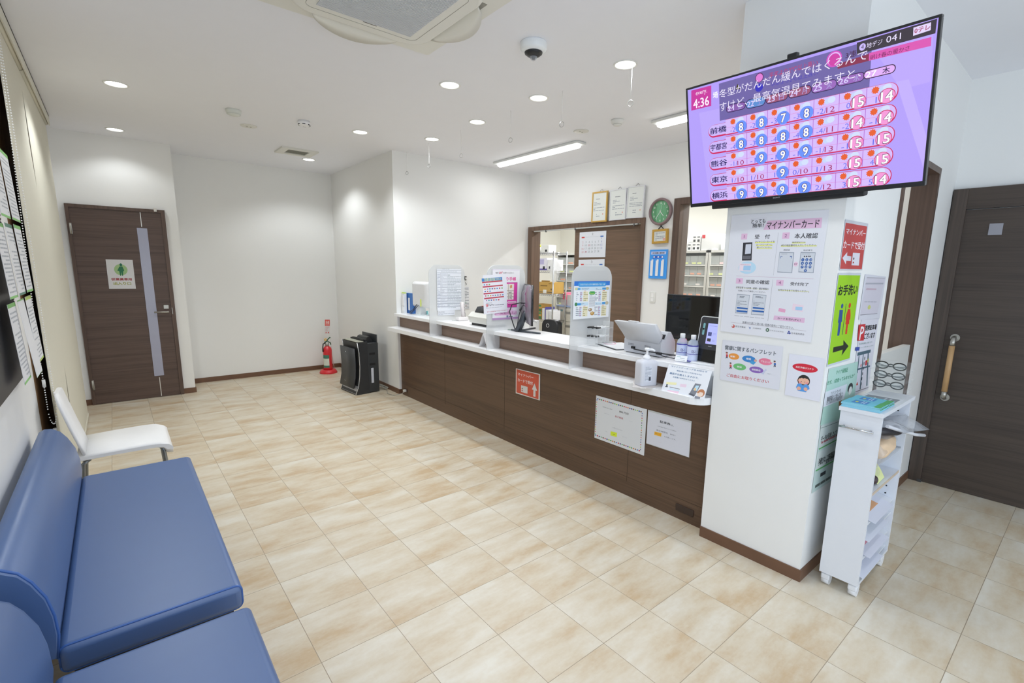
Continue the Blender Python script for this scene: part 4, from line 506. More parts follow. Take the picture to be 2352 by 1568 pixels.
sheet('cashless_payment_notice', 'payment_notice', 'tilted notice of cashless payment logos in front of the pink poster', 'notice', 'eaeaf2')
sheet('calcium_poster', 'calcium_poster', 'blue and white calcium recipe poster on the nearest acrylic screen', 'poster', 'f0f3f8')
sheet('white_sheet', 'backing_sheet', 'blank white sheet behind the blue calcium recipe poster', 'notice', 'e3e7ee')

# ---- notices on the counter front
sheet('parking_ticket_notice', 'parking_ticket_notice', 'parking ticket notice with colourful car border on the counter front', 'notice', 'dfe2e6')
sheet('clinic_hours_notice', 'parking_time_notice', 'plain parking notice with orange highlight on the counter front by the pillar', 'notice', 'c5c8c8', extra=())
sheet('reception_sign', 'card_reception_sign', 'orange card reception sign with upward arrow on the counter front', 'sign', 'e0dedb')
# ---- pillar posters
sheet('card_poster', 'card_guide_poster', 'large white card guide poster below the television on the pillar', 'poster', 'e6e7ee')
sheet('pamphlet_notice', 'pamphlet_notice', 'notice with coloured ovals about free pamphlets on the pillar', 'notice', 'e0e1ea')
sheet('blood_pressure_notice', 'blood_pressure_notice', 'notice with red oval and boy in blue on the pillar', 'notice', 'e4e5f0')
sheet('red_notice', 'card_arrow_sign', 'red card reception sign with left arrow on the pillar side', 'sign', 'c9cbd2')
sheet('restroom_sign', 'restroom_sign', 'lime green restroom sign with man, woman and arrow', 'sign', 'c9cfd8')
sheet('clear_file', 'clear_file', 'grey notice in a clear file right of the green restroom sign', 'notice', 'd5d5de')
sheet('parking_notice', 'parking_map_notice', 'parking map notice with red P square above the white cart', 'notice', 'd9d8e2')
sheet('insurance_card_poster', 'insurance_card_poster', 'pale green insurance card poster partly hidden behind the white cart', 'poster', 'c3d6d2')

# ================================================================== television
n = Vector((-math.cos(.2185303) * math.sin(1.54428652), -math.cos(.2185303) * math.cos(1.54428652), -math.sin(.2185303)))
o_, u_, d_, tw, th, its = SHEETS['tv']
TVM = frame_of(o_, u_, d_)
t = thing('television', 'wall mounted flat television showing a lavender weather forecast', 'television', (2.40, 1.0, 1.85))
def tvpart(name, mb, mats):
    me = mb.mesh(name); me.transform(wm(t).inverted() @ TVM)
    for m in (mats if isinstance(mats, list) else [mats]): me.materials.append(m)
    o = bpy.data.objects.new(name, me); COL.objects.link(o); o.parent = t; return o
BLK = M('1c1d20', .3, 0, .03); BLK2 = M('27282b', .45, 0, .03)
tvpart('bezel', boxes((0, -th, -.03, tw, -th + .018, 0), (0, -.009, -.03, tw, 0, 0), (0, -th + .018, -.03, .009, -.009, 0), (tw - .009, -th + .018, -.03, tw, -.009, 0), bev=.0015), BLK)
tvpart('back_cover', boxes((.004, -th + .004, -.032, tw - .004, -.004, -.012), (.10, -th - .022, -.075, tw - .2, -.18, -.03), bev=.006), BLK2)
me = sheet_mesh('screen', tw - .018, th - .027, [], 'b4a0fa', .001, lambda h: GLOW(h, TVS)); bpy.data.meshes.remove(me)
def shift(it, dx, dy):
    k = it[0]; it = list(it)
    if k == 'p': it[1] = [v - (dx if i % 2 == 0 else dy) for i, v in enumerate(it[1])]
    elif k == 't': it[2] -= dx; it[4] -= dx; it[3] -= dy; it[5] -= dy
    elif k == 's': it[1] -= dx; it[2] -= dy
    else: it[1] -= dx; it[3] -= dx; it[2] -= dy; it[4] -= dy
    return it
me = sheet_mesh('screen', tw - .018, th - .027, [shift(i, 9, 9) for i in its[1:]], 'b4a0fa', .001, lambda h: GLOW(h, TVS))
me.transform(wm(t).inverted() @ TVM @ Matrix.Translation((.009, -.009, -.004)))
o = bpy.data.objects.new('screen', me); COL.objects.link(o); o.parent = t
me = sheet_mesh('brand_lettering', .001, .001, [['t', 'SONY', 0, 0, 32, 6, 'a8aab0', 1]], '1c1d20', .0002)
me.transform(wm(t).inverted() @ TVM @ Matrix.Translation((tw * .43, -th + .012, .0003)))
o = bpy.data.objects.new('brand_lettering', me); COL.objects.link(o); o.parent = t
f = boxes((2.415, .9, 1.9, 2.432, 1.12, 2.3)); f.box(2.385, .98, 1.95, 2.42, 1.04, 2.1); part('wall_bracket', f, t, M('2a2a2c', .5, .3))
f = MB(); f.box(.46, -.004, -.05, .50, .02, -.02, bev=.004); tvpart('top_knob', f, BLK)
f = MB(); f.prism(rpoly(1.045, 2.32, 1.165, 2.425, .012), 2.412, 2.432, 'x')
single('wall_plate', f, CLEAR('e6ebee', .75, .2, 'clear_plastic'), 'small clear plastic plate on the pillar behind the television', 'plate')
# ================================================================== ceiling fittings
LC = (.935, .975, 1.0)
cas = thing('ceiling_air_conditioner', 'square ceiling cassette air conditioner with open flaps', 'air conditioner', (1.1, 2.355, ZC))
AC = M('e2e1d8', .45, 0, .01); ACD = M('9c9a90', .7)
f = MB(); f.prism(rpoly(.63, 1.885, 1.575, 2.83, .02), ZC - .012, ZC, 'z'); part('panel', f, cas, AC)
f = MB()
oc = [(1.1 + (q[0]), 2.355 + q[1]) for q in rpoly(-.35, -.35, .35, .35, .12, 8)]
f.loft([[Vector((1.1 + (p[0] - 1.1) * k, 2.355 + (p[1] - 2.355) * k, ZC + z)) for p in oc] for k, z in ((1.03, -.012), (1.03, -.03), (1.0, -.046), (.97, -.05))]); part('intake_frame', f, cas, AC)
f = MB()
for i in range(50): f.box(.86, 2.355 - .24 + i * .0097, ZC - .0545, 1.34, 2.355 - .24 + i * .0097 + .0052, ZC - .051)
part('grille', f, cas, M('d3d5d6', .5))
part('grille_backing', boxes((.86, 2.113, ZC - .0508, 1.34, 2.597, ZC - .0495)), cas, M('7f8b92', .7))
f = MB(); q = rpoly(-.285, -.285, .285, .285, .04, 5); f.tube([(1.1 + p[0], 2.355 + p[1], ZC - .05) for p in q + q[:1]], .0014, 5); part('frame_line', f, cas, M('a3a298', .6))
part('badge', boxes((1.09, 2.606, ZC - .0512, 1.16, 2.611, ZC - .05)), cas, M('77756e', .5))
for k in range(4):
    f = MB(); R = Matrix.Rotation(k * PI / 2, 4, 'Z')
    rows = []
    for s in range(17):
        x = -.23 + .46 * s / 16; e = max(.02, math.sin(PI * s / 16) ** .6)
        rows.append([Vector((x, .352, -.03)), Vector((x, .352 + .06 * e, -.038 - .010 * e)), Vector((x, .352 + .115 * e, -.04 - .026 * e)), Vector((x, .352 + .115 * e, -.036 - .026 * e)), Vector((x, .352 + .06 * e, -.030 - .010 * e)), Vector((x, .352, -.024))])
    f.loft([[Vector((1.1, 2.355, ZC)) + R.to_3x3() @ p for p in r] for r in rows])
    part('flap', f, cas, AC)
    f = MB(); f.loft([[Vector((1.1, 2.355, ZC)) + R.to_3x3() @ Vector(p) for p in q] for q in ([(-.23, .362, -.0125), (.23, .362, -.0125), (.23, .41, -.0125), (-.23, .41, -.0125)], [(-.23, .362, -.0135), (.23, .362, -.0135), (.23, .41, -.0135), (-.23, .41, -.0135)])]); part('air_outlet', f, cas, ACD)

dl = [(.15, 4.80, 'downlight above the aisle toward the dark staff door'), (.15, 6.385, 'downlight closest to the dark staff door'), (1.94, 3.18, 'large downlight between air conditioner and dome camera'),
      (1.94, 4.81, 'downlight halfway along the aisle beside the square vent'), (1.945, 6.44, 'downlight over the alcove with the fire extinguisher'),
      (2.57, 2.14, 'downlight over the counter nearest to the television'), (2.57, 2.955, 'second downlight over the counter from the television'), (2.575, 3.772, 'third downlight over the counter from the television'), (2.57, 4.56, 'downlight over the far end of the counter')]
f = MB(); ring = None
L0 = None
for i, (x, y, l) in enumerate(dl):
    if L0 is None:
        r = thing('downlight', 'round recessed ' + l, 'ceiling light', (x, y, ZC), 0, 'recessed downlights in the ceiling')
        m = MB(); m.lathe([(.062, -.001), (.064, -.005), (.072, -.006), (.076, -.002), (.076, 0), (.060, 0), (.060, -.001)], (0, 0, 0), 32, False); part('trim_ring', m, r, M('e6e6e2', .4), True)
        m = MB(); m.lathe([(.0605, -.0012), (.0605, -.0004)], (0, 0, 0), 32); part('diffuser', m, r, GLOW('fdfefe', DL_GLOW), True)
        L0 = r
    else:
        r = copy_tree(L0); r.location = (x, y, ZC); r['label'] = 'round recessed ' + l
    lamp('downlight_beam', 'SPOT', (x, y, ZC - .015), L_DOWN * ((.75 if y > 4 else 1.0) if x > 2.5 else (.40 if x < 1 else 1.2) if y > 6 else 1.6), LC, (0, 0, 0), spot_size=math.radians(135), spot_blend=.5, shadow_soft_size=.05)
# also lit, above and behind the viewer
for x, y in ((.15, 3.16), (.15, 1.52), (.15, -.1), (1.94, 1.52), (1.94, -.1)):
    r = copy_tree(L0); r.location = (x, y, ZC); r['label'] = 'round recessed downlight in the near half of the ceiling'
    lamp('downlight_beam', 'SPOT', (x, y, ZC - .015), L_DOWN * .9, LC, (0, 0, 0), spot_size=math.radians(135), spot_blend=.5, shadow_soft_size=.05)
# fluorescent fittings
for k, (y0, y1, l) in enumerate(((3.61, 4.97, 'long lit ceiling batten over the reception in front of the far corner'), (1.36, 2.70, 'long lit ceiling batten partly hidden behind the television'))):
    r = thing('ceiling_batten', l, 'ceiling light', (3.70, (y0 + y1) / 2, ZC), 0, 'lit battens on the reception ceiling')
    part('housing', boxes((3.63, y0 - .02, ZC - .025, 3.77, y1 + .02, ZC), bev=.008), r, M('e4e6e4', .4))
    f = MB(); a = [(3.665, ZC - .026), (3.672, ZC - .05), (3.69, ZC - .058), (3.71, ZC - .058), (3.728, ZC - .05), (3.735, ZC - .026)]
    f.loft([[Vector((3.70 + (p[0] - 3.7) * k_, y, ZC - .026 + (p[1] - ZC + .026) * k_)) for p in a] for y, k_ in ((y0 + .01, .7), (y0 + .03, 1), (y1 - .03, 1), (y1 - .01, .7))])
    part('diffuser', f, r, GLOW('fbfdfd', DL_GLOW))
    lamp('batten_light', 'AREA', (3.70, (y0 + y1) / 2, ZC - .065), L_BAT, (.99, 1, 1), (0, 0, 0), shape='RECTANGLE', size=.08, size_y=1.3)
for y in (2.6, 5.2): lamp('dispensary_fill', 'AREA', (5.75, y, ZC - .05), L_DISP, (.98, .99, 1), (0, 0, 0), shape='RECTANGLE', size=.1, size_y=1.3)  # unseen area lights added to brighten the dispensary, no fitting modelled
# detectors, discs, camera, vent
r = thing('smoke_detector', 'small white smoke detector with dark slots beside the ceiling vent', 'smoke detector', (1.432, 4.813, ZC))
f = MB(); f.lathe([(.05, 0), (.05, -.012), (.053, -.013), (.053, -.024), (.046, -.036), (.03, -.04), (.001, -.041)], seg=32); part('body', f, r, M('eeeef0', .4), True)
f = MB()
for k in range(6):
    a = k * PI / 3 + .2; f.box(.0485 * math.cos(a) - .012, .0485 * math.sin(a) - .003, -.036, .0485 * math.cos(a) + .012, .0485 * math.sin(a) + .003, -.03, rz=a + PI / 2, piv=(.0485 * math.cos(a), .0485 * math.sin(a), 0))
part('sensor_slots', f, r, M('33353a', .5), True)
r = thing('heat_detector', 'round ceiling detector over the reception beside the pale disc', 'detector', (3.42, 2.905, ZC))
f = MB(); f.lathe([(.055, 0), (.055, -.012), (.048, -.03), (.036, -.034), (.034, -.044), (.001, -.045)], seg=30); part('body', f, r, M('e0e0dc', .5), True)
f = MB(); f.lathe([(.034, -.034), (.037, -.0345), (.037, -.037), (.034, -.038)], seg=30, cap=False); part('collar', f, r, M('b8b8b2', .5), True)
r = thing('dome_detector', 'pale round ceiling detector left of the smoke detector', 'detector', (.90, 4.89, ZC))
f = MB(); f.lathe([(.058, 0), (.058, -.014), (.05, -.032), (.034, -.044), (.001, -.046)], seg=30); part('body', f, r, M('d9dcd6', .5), True)
f = MB(); f.lathe([(.05, -.032), (.052, -.0325), (.05, -.036), (.047, -.0365)], seg=30, cap=False); part('collar', f, r, M('c8ccc6', .5), True)
for x, y, l in ((1.095, 5.331, 'flat round cover plate in the aisle ceiling'), (3.44, 3.349, 'flat round cover plate over the reception')):
    r = thing('cover_plate', l, 'cover plate', (x, y, ZC), 0, 'round cover plates in the ceiling')
    f = MB(); f.lathe([(.07, 0), (.07, -.004), (.062, -.006), (.001, -.006)], seg=30); part('disc', f, r, M('dcdbd4', .5), True)
    f = MB(); f.cyl((-.015, 0, -.006), (-.015, 0, -.011), .008); f.cyl((.018, .005, -.006), (.018, .005, -.011), .006); part('screw', f, r, M('c4c2ba', .4, .3), True)
r = thing('dome_camera', 'white dome security camera with black lens ring on the ceiling', 'camera', (1.955, 2.30, ZC))
f = MB(); f.lathe([(.072, 0), (.075, -.004), (.075, -.034), (.068, -.044), (.050, -.052)], seg=40); part('housing', f, r, M('edf0f1', .35), True)
f = MB(); f.lathe([(.052, -.05), (.05, -.058), (.034, -.07), (.022, -.074), (.001, -.074)], seg=36); part('lens_ring', f, r, M('222326', .35), True)
f = MB(); f.ball((0, 0, -.072), .022, 16); part('dome_cover', f, r, CLEAR('c8ccd2', .35, .05, 'clear_dome'), True)
f = MB(); f.cyl((0, 0, -.072), (0, 0, -.086), .009); part('lens', f, r, M('0c0d10', .1), True)
r = thing('ceiling_vent', 'square white ceiling vent with dark centre', 'vent', (1.715, 6.10, ZC))
f = MB()
for a in ((1.525, 5.93, 1.905, 5.99), (1.525, 6.2, 1.905, 6.26), (1.525, 5.99, 1.605, 6.2), (1.825, 5.99, 1.905, 6.2)): f.box(a[0], a[1], ZC - .016, a[2], a[3], ZC)
part('frame', f, r, M('dddcd4', .5)); part('duct_screen', boxes((1.605, 5.99, ZC - .006, 1.825, 6.2, ZC - .001)), r, M('77766c', .8))
lb = ('hanging from the ceiling next to the first counter downlight', 'second from the television along the counter ceiling', 'third from the television along the counter ceiling', 'fourth from the television along the counter ceiling', 'below the farthest counter downlight', 'closest to the far wall corner')
H0 = None
for (x, y, z), l in zip(((2.60, 2.11, 2.5), (2.60, 2.73, 2.5), (2.60, 3.33, 2.5), (2.61, 4.09, 2.5), (2.62, 4.72, 2.5), (2.63, 5.24, 2.55)), lb):
    if H0 is None:
        r = thing('hanging_hook', 'white cord with ring ' + l, 'hook', (x, y, ZC), 0, 'cords with rings hanging over the counter')
        f = MB(); f.tube([(0, 0, 0), (.001, 0, -.1), (0, 0, -.205)], .0022, 6); part('cord', f, r, M('f2f2f0', .5), True)
        f = MB(); f.torus((0, 0, -.225), .018, .0022, (1, .3, 0)); part('ring', f, r, M('a8a8a6', .3, .6), True); H0 = r
    else:
        r = copy_tree(H0); r.location = (x, y, ZC); r['label'] = 'white cord with ring ' + l

# ================================================================== left side: blinds, board, benches, chair
FAB = M('d6d3c4', .85, 0, .03, 40)
def blind(y0, y1, label, edge0=None, edge1=None, z0=.04):
    r = thing('roller_blind', label, 'blind', (-.325, (y0 + y1) / 2, 0), 0, 'beige blinds along the window wall')
    rows = []
    for i in range(41):
        z = z0 + (2.66 - z0) * i / 40; a = edge0(z) if edge0 else y0; b = edge1(z) if edge1 else y1
        rows.append([Vector((-.326, a, z)), Vector((-.326, a + .1, z)), Vector((-.326, b - .1, z)), Vector((-.326, b, z)), Vector((-.3285, b, z)), Vector((-.3285, b - .1, z)), Vector((-.3285, a + .1, z)), Vector((-.3285, a, z))])
    f = MB(); f.loft(rows, smooth=False); part('fabric', f, r, FAB)
    f = MB(); f.cyl((-.33, y0 + .01, 2.69), (-.33, y1 - .01, 2.69), .028, seg=18); part('roll', f, r, M('d6d2c0', .7))
    f = boxes((-.334, y0 + .004, z0 - .022, -.320, y1 - .004, z0 + .004), bev=.004); part('bottom_bar', f, r, M('ddd9c9', .6))
    f = boxes((-.305, y0, 2.665, -.298, y1, ZC), (-.375, y0, 2.735, -.298, y1, ZC)); part('head_rail', f, r, M('d5d3c6', .5))
    return r
gap = lambda z: .045 * max(0, 1 - ((z - .55) / .22) ** 2) + .05 * max(0, 1 - ((z - 2.25) / .3) ** 2)
b1 = blind(3.66, 4.60, 'beige roller blind with bead chain beside the notice board', None, lambda z: 4.59 - gap(z))
b2 = blind(4.60, 6.22, 'wide beige roller blind nearer to the staff door', lambda z: 4.60 - .012 + .3 * gap(z))
f = MB()
P = []
for i in range(70): t_ = i / 69; P.append((-.338 + .028 * (1 - t_) ** 1 * (1 if True else 0), 3.60, .72 + (2.62 - .72) * (1 - t_)))
ch = [(-.305 - .036 * min(1, (2.6 - z) / 1.6), 3.55, z) for z in [2.62 - k * .013 for k in range(148)]]
lo = [(-.341 + .03 * (1 - math.cos(a)) / 2 * 1.0, 3.55, .70 - .075 * math.sin(a)) for a in [PI * k / 12 for k in range(1, 12)]]
up = [(-.311 + .004 * (z - .7), 3.57, z) for z in [.70 + k * .013 for k in range(148)]]
for p in ch + lo + up: f.ball(p, .0034, 6)
part('bead_chain', f, b1, M('f0f0ee', .35))
f = MB(); f.cyl((-.34, 3.55, .83), (-.34, 3.55, .87), .007); f.cyl((-.326, 3.55, .55), (-.326, 3.55, .60), .008); part('chain_joint', f, b1, CLEAR('f0f0ee', .7, .2, 'clear_plastic'))

r = thing('notice_board', 'black notice board on the left wall crowded with hanging leaflets', 'board', (-.37, 2.6, .97))
part('backing', boxes((-.379, 1.95, .972, -.357, 3.172, 2.05)), r, M('26272c', .35, 0, .05)); 
f = MB()
for k in range(60):
    z = 1.0 + k * .0165; f.box(-.357, 3.15 - .02 * (k % 3), z, -.3545, 3.172, z + .009)
part('ribbed_film', f, r, M('3a3d48', .12))
GREEN = '8cc878'
def leaflet(y0, y1, z0, z1, xa, xb, label, col, curl=0):
    """leaflet hung on the board: top at xa, bottom hanging out to xb"""
    w, h = y1 - y0, z1 - z0
    it = [['r', 0, 0, w * 1000, 16, col], ['r', 0, h * 1000 - 10, w * 1000, h * 1000, col], ['b', w * 120, 30, w * 900, h * 940, 16, 'b0b5bc']]
    me = sheet_mesh('leaflet', w, h, it, 'e8e9ec', .001)
    for v in me.vertices:
        t = -v.co.y / h; x = xa + (xb - xa) * t + curl * max(0, t - .75) ** 2
        v.co = Vector((x + v.co.z, y1 - v.co.x, z1 + v.co.y))
    me.flip_normals()
    c = Vector((xa, (y0 + y1) / 2, z0)); me.transform(Matrix.Translation(-c))
    o = bpy.data.objects.new('leaflet', me); COL.objects.link(o); o.location = c
    return props(o, label, 'leaflet', 'leaflets hanging on the notice board')
leaflet(3.07, 3.31, 1.66, 1.955, -.318, -.309, 'uppermost white leaflet hanging at the board edge', GREEN)
leaflet(2.83, 3.065, 1.66, 1.955, -.322, -.314, 'top row leaflet partly out of view on the notice board', GREEN)
leaflet(3.15, 3.36, 1.345, 1.645, -.318, -.308, 'middle row leaflet closest to the bead chain', GREEN)
leaflet(2.96, 3.16, 1.34, 1.64, -.324, -.314, 'middle row leaflet second from the bead chain', '5f8a78')
leaflet(2.76, 2.97, 1.335, 1.635, -.33, -.32, 'middle row leaflet third from the bead chain', GREEN)
leaflet(3.14, 3.34, 1.02, 1.325, -.318, -.306, 'bottom row leaflet with yellow markings closest to the bead chain', 'b8d070')
leaflet(2.95, 3.15, .985, 1.32, -.324, -.308, 'bottom row leaflet curling outward beside the yellow marked one', GREEN, .12)
leaflet(2.76, 2.96, .99, 1.315, -.332, -.32, 'bottom row leaflet nearest the board corner', GREEN)

VIN = M('496697', .4, 0, .02, 12, 0, 0, 1.0); PIPE = M('3d64a8', .35, 0, 0)
def bench(y0, y1, label):
    r = thing('waiting_bench', label, 'bench', (0, (y0 + y1) / 2, 0), 0, 'blue vinyl waiting benches along the left wall')
    f = MB(); f.box(-.225, y0, .345, .228, y1, .432, bev=.022, seg=4); part('seat', f, r, VIN)
    pr = [(-.352, .40), (-.225, .40), (-.216, .47), (-.218, .53), (-.228, .59), (-.25, .645), (-.272, .68), (-.30, .70), (-.325, .702), (-.345, .69), (-.356, .66)]
    f = MB(); f.loft([[Vector((p[0] + (k * (-.285 - p[0])), y, p[1] + k * (.55 - p[1]))) for p in pr] for y, k in ((y0, .05), (y0 + .012, 0), (y1 - .03, 0), (y1 - .008, .06), (y1, .16))]); part('backrest', f, r, VIN)
    f = MB(); f.tube([(p[0], y0 + .010, p[1]) for p in pr[1:]], .0042, 6); part('backrest_piping', f, r, PIPE)
    f = MB(); q = rpoly(-.222, .348, .225, .429, .02, 5); f.tube([(p[0], y0 + .012, p[1]) for p in q] + [(q[0][0], y0 + .012, q[0][1])], .0038, 6); part('seat_piping', f, r, PIPE)
    part('seat_base', boxes((-.2, y0 + .04, .31, .20, y1 - .04, .346)), r, M('3a3a3c', .6))
    for x in (-.17, .17):
        for y in (y0 + .12, y1 - .12):
            f = MB(); f.cyl((x, y, 0), (x, y, .312), .019, .024, 14); part('leg', f, r, CHROME)
bench(1.72, 3.175, 'blue vinyl waiting bench beside the white chair'); bench(.15, 1.608, 'blue vinyl waiting bench nearest to the viewer')

r = thing('white_chair', 'white vinyl chair with grey tube legs beyond the blue benches', 'chair', (-.05, 3.64, 0))
WV = M('ececec', .45, 0, .02, 20); TUB = M('8f9498', .3, .8, .02)
sp = [(-.25, .455), (-.1, .462), (.05, .466), (.11, .462), (.15, .445), (.17, .41), (.168, .385), (.14, .39), (.125, .42), (.09, .43), (-.1, .43), (-.25, .425)]
f = MB(); f.loft([[Vector((p[0], y, .44 + (p[1] - .44) * k)) for p in sp] for y, k in ((3.42, .55), (3.435, 1), (3.845, 1), (3.86, .55))]); part('seat', f, r, WV)
bp = [(-.225, .45), (-.242, .52), (-.262, .60), (-.280, .68), (-.294, .74), (-.300, .775), (-.303, .79), (-.304, .797)]
bw = [0, 0, 0, 0, .004, .02, .04, .075]
f = MB(); f.loft([[Vector((x + o_, y + (q if y < 3.6 else -q), z)) for (y, o_) in ((3.43, .006), (3.44, 0), (3.60, -.004), (3.745, 0), (3.755, .006), (3.745, .016), (3.60, .014), (3.44, .016))] for (x, z), q in zip(bp, bw)]); part('backrest', f, r, WV)
for y in (3.455, 3.825):
    f = MB(); f.tube([(.12, y, .425), (.125, y, .40), (.15, y, 0)], .011, 12); part('leg', f, r, TUB)
    f = MB(); f.tube([(-.2, y, .425), (-.23, y, .40), (-.27, y, 0)], .011, 12); part('leg', f, r, TUB)
f = MB(); f.tube([(.115, 3.455, .418), (.115, 3.825, .418)], .009); f.tube([(-.22, 3.455, .418), (-.22, 3.825, .418)], .009); part('seat_frame', f, r, TUB)

# ================================================================== alcove: extinguisher, purifier
st = thing('extinguisher_stand', 'red floor stand with pole sign behind the fire extinguisher', 'stand', (2.2, 6.95, 0))
RED = M('d4222c', .35, 0, .02, 10, 0, .3)
f = MB(); f.lathe([(.118, 0), (.118, .012), (.095, .05), (.078, .055), (.074, .03), (.001, .025)], seg=32); part('base', f, st, RED, True)
f = MB(); f.tube([(.092, .03, .03), (.07, .035, .30), (.035, .04, .74)], .005, 8); part('pole', f, st, M('e4e2de', .4), True)
it = [['r', 0, 0, 66, 88, 'd8483c'], ['t', '消火器', 8, 14, 58, 60, 'f2e8e4', 1], ['b', 8, 66, 58, 80, 1, 'f2e8e4'], ['b', 8, 96, 60, 160, 5, 'c89a98'], ['r', 10, 172, 24, 190, 'd0605a'], ['r', 40, 172, 56, 190, 'd0605a']]
me = sheet_mesh('sign_card', .068, .20, it, 'dcd6d6', .002); me.transform(Matrix.Translation((-.0, .03, .75)) @ Matrix.Rotation(PI / 2, 4, 'X') @ Matrix.Rotation(-.06, 4, 'Z'))
o = bpy.data.objects.new('sign_card', me); COL.objects.link(o); o.parent = st
ex = thing('fire_extinguisher', 'red fire extinguisher standing in its red base', 'fire extinguisher', (2.2, 6.95, .027))
f = MB(); f.lathe([(.055, 0), (.059, .008), (.059, .30), (.052, .33), (.03, .35), (.025, .355)], seg=32); part('cylinder', f, ex, RED, True)
f = MB(); f.lathe([(.026, .355), (.026, .395), (.018, .405), (.018, .415)], seg=20); part('valve', f, ex, M('b4b6b0', .3, .7), True)
f = MB(); f.tube([(-.035, 0, .40), (0, 0, .425), (.025, 0, .46), (.05, -.005, .475)], .008, 8); f.tube([(-.03, 0, .412), (.02, 0, .415), (.045, 0, .40), (.05, -.005, .37)], .008, 8); part('lever', f, ex, M('2c5a3c', .45), True)
f = MB(); f.torus((-.018, 0, .446), .012, .006, (0, 1, 0), 16); part('safety_pin', f, ex, M('e8b028', .4), True)
f = MB(); f.tube([(-.022, 0, .40), (-.055, -.01, .39), (-.066, -.02, .34), (-.066, -.02, .28)], .008, 8); part('hose', f, ex, M('1e1e20', .5), True)
f = MB(); f.loft([[Vector((.0596 * math.cos(a), .0596 * math.sin(a), z)) for z in (.055, .235)] for a in [PI * 1.0 + PI * .5 * k / 10 for k in range(11)]], False, False); part('label_sheet', f, ex, M('d6dcd0', .5, 0, .05), True)
f = MB(); f.loft([[Vector((.0602 * math.cos(a), .0602 * math.sin(a), z)) for z in (.185, .235)] for a in [PI * 1.0 + PI * .5 * k / 10 for k in range(11)]], False, False); f.loft([[Vector((.0602 * math.cos(a), .0602 * math.sin(a), z)) for z in (.055, .085)] for a in [PI * 1.0 + PI * .5 * k / 10 for k in range(11)]], False, False); part('label_band', f, ex, M('3f7a68', .5), True)

pu = thing('air_purifier', 'black upright air purifier with silver edges beside the reception wall', 'air purifier', (2.19, 5.70, 0), math.radians(4))
PB = M('2b2c2e', .45, 0, .04); PS = M('c6c7c8', .25, .8)
pf = [(-.165, 0), (-.165, .02), (-.13, .10), (-.112, .22), (-.105, .34), (-.11, .50), (-.125, .615), (.0, .62), (.0, 0)]
f = MB(); f.prism(pf, -.195, .205, 'y'); part('body', f, pu, PB, True)
part('rear_tank', boxes((.0, -.19, .01, .135, .19, .60), bev=.006), pu, M('303234', .5), True)
for y in (-.197, .207):
    f = MB(); q = [(-.168, .002), (-.167, .02), (-.132, .10), (-.114, .22), (-.107, .34), (-.112, .50), (-.128, .618)]; f.loft([[Vector((p[0] - .003, y - .003, p[1])), Vector((p[0] + .006, y - .003, p[1])), Vector((p[0] + .006, y + .003, p[1])), Vector((p[0] - .003, y + .003, p[1]))] for p in q]); part('silver_edge', f, pu, PS, True)
f = MB(); q = [(-.168, .075), (-.142, .2), (-.135, .34), (-.142, .545)]; f.loft([[Vector((p[0] - .012, -.155, p[1])), Vector((p[0] + .004, -.155, p[1])), Vector((p[0] + .004, .215, p[1])), Vector((p[0] - .012, .215, p[1]))] for p in q]); part('front_cover', f, pu, M('3a3b3d', .42, 0, .03), True)
f = MB(); f.prism([(-.166, .012), (-.12, .012), (-.12, .105), (-.136, .095)], -.18, .19, 'y'); part('lower_intake', f, pu, M('b9babd', .35, .5), True)
part('control_strip', boxes((-.12, -.18, .62, -.04, .19, .626)), pu, M('a2a294', .4), True)
f = boxes((-.035, -.16, .615, -.02, .18, .64), (-.02, -.17, .60, .005, .17, .645)); part('outlet_louver', f, pu, M('1e1f20', .5), True)
f = MB(); f.prism([(.0, .60), (.03, .66), (.06, .67), (.09, .64), (.11, .60)], -.12, .12, 'y'); part('tank_handle', f, pu, M('232426', .4), True)
part('open_lid', boxes((.118, -.185, .60, .13, .185, .695), bev=.003), pu, M('34373a', .4), True)
part('water_gauge', boxes((.035, -.193, .12, .065, -.189, .30)), pu, M('c9ccd6', .3), True, label='pale water gauge strip')
f = boxes((.02, -.1925, .46, .09, -.188, .485), (.02, -.1925, .335, .09, -.188, .36)); part('grip_slots', f, pu, M('101012', .6), True)
f = MB(); f.cyl((-.158, .06, .488), (-.152, .06, .488), .006); part('emblem', f, pu, M('e4e4e4', .4), True)
me = sheet_mesh('brand_lettering', .0002, .0002, [['t', 'Panasonic', 0, 0, 44, 7, 'c8c8ca', 1]], '3a3b3d', .0001)
me.transform(Matrix.Translation((-.1755, .085, .145)) @ Matrix.Rotation(-PI / 2, 4, 'Z') @ Matrix.Rotation(PI / 2, 4, 'X') @ Matrix.Rotation(-.18, 4, 'X'))
o = bpy.data.objects.new('brand_lettering', me); COL.objects.link(o); o.parent = pu
f = MB(); c = [(2.33, 5.62, .02)]
for k in range(60):
    a = k * .5; c.append((2.40 + .028 * math.cos(a) + .0006 * k, 5.60 + .06 * math.sin(a * .93), .012 + .05 * abs(math.sin(a * .5 + .4)) * (1 - k / 120)))
c += [(2.42, 5.5, .006), (2.36, 5.35, .006), (2.38, 5.22, .007), (2.45, 5.14, .035), (2.475, 5.135, .062)]
f.tube(c, .0035, 6); cord = thing('power_cord', 'grey power cord coiled beside the air purifier', 'cord', (2.4, 5.5, 0)); part('cable', f, cord, M('a9a89e', .5))
part('plug', boxes((2.462, 5.12, .052, 2.494, 5.152, .078), bev=.004), cord, M('d8d6d0', .5))
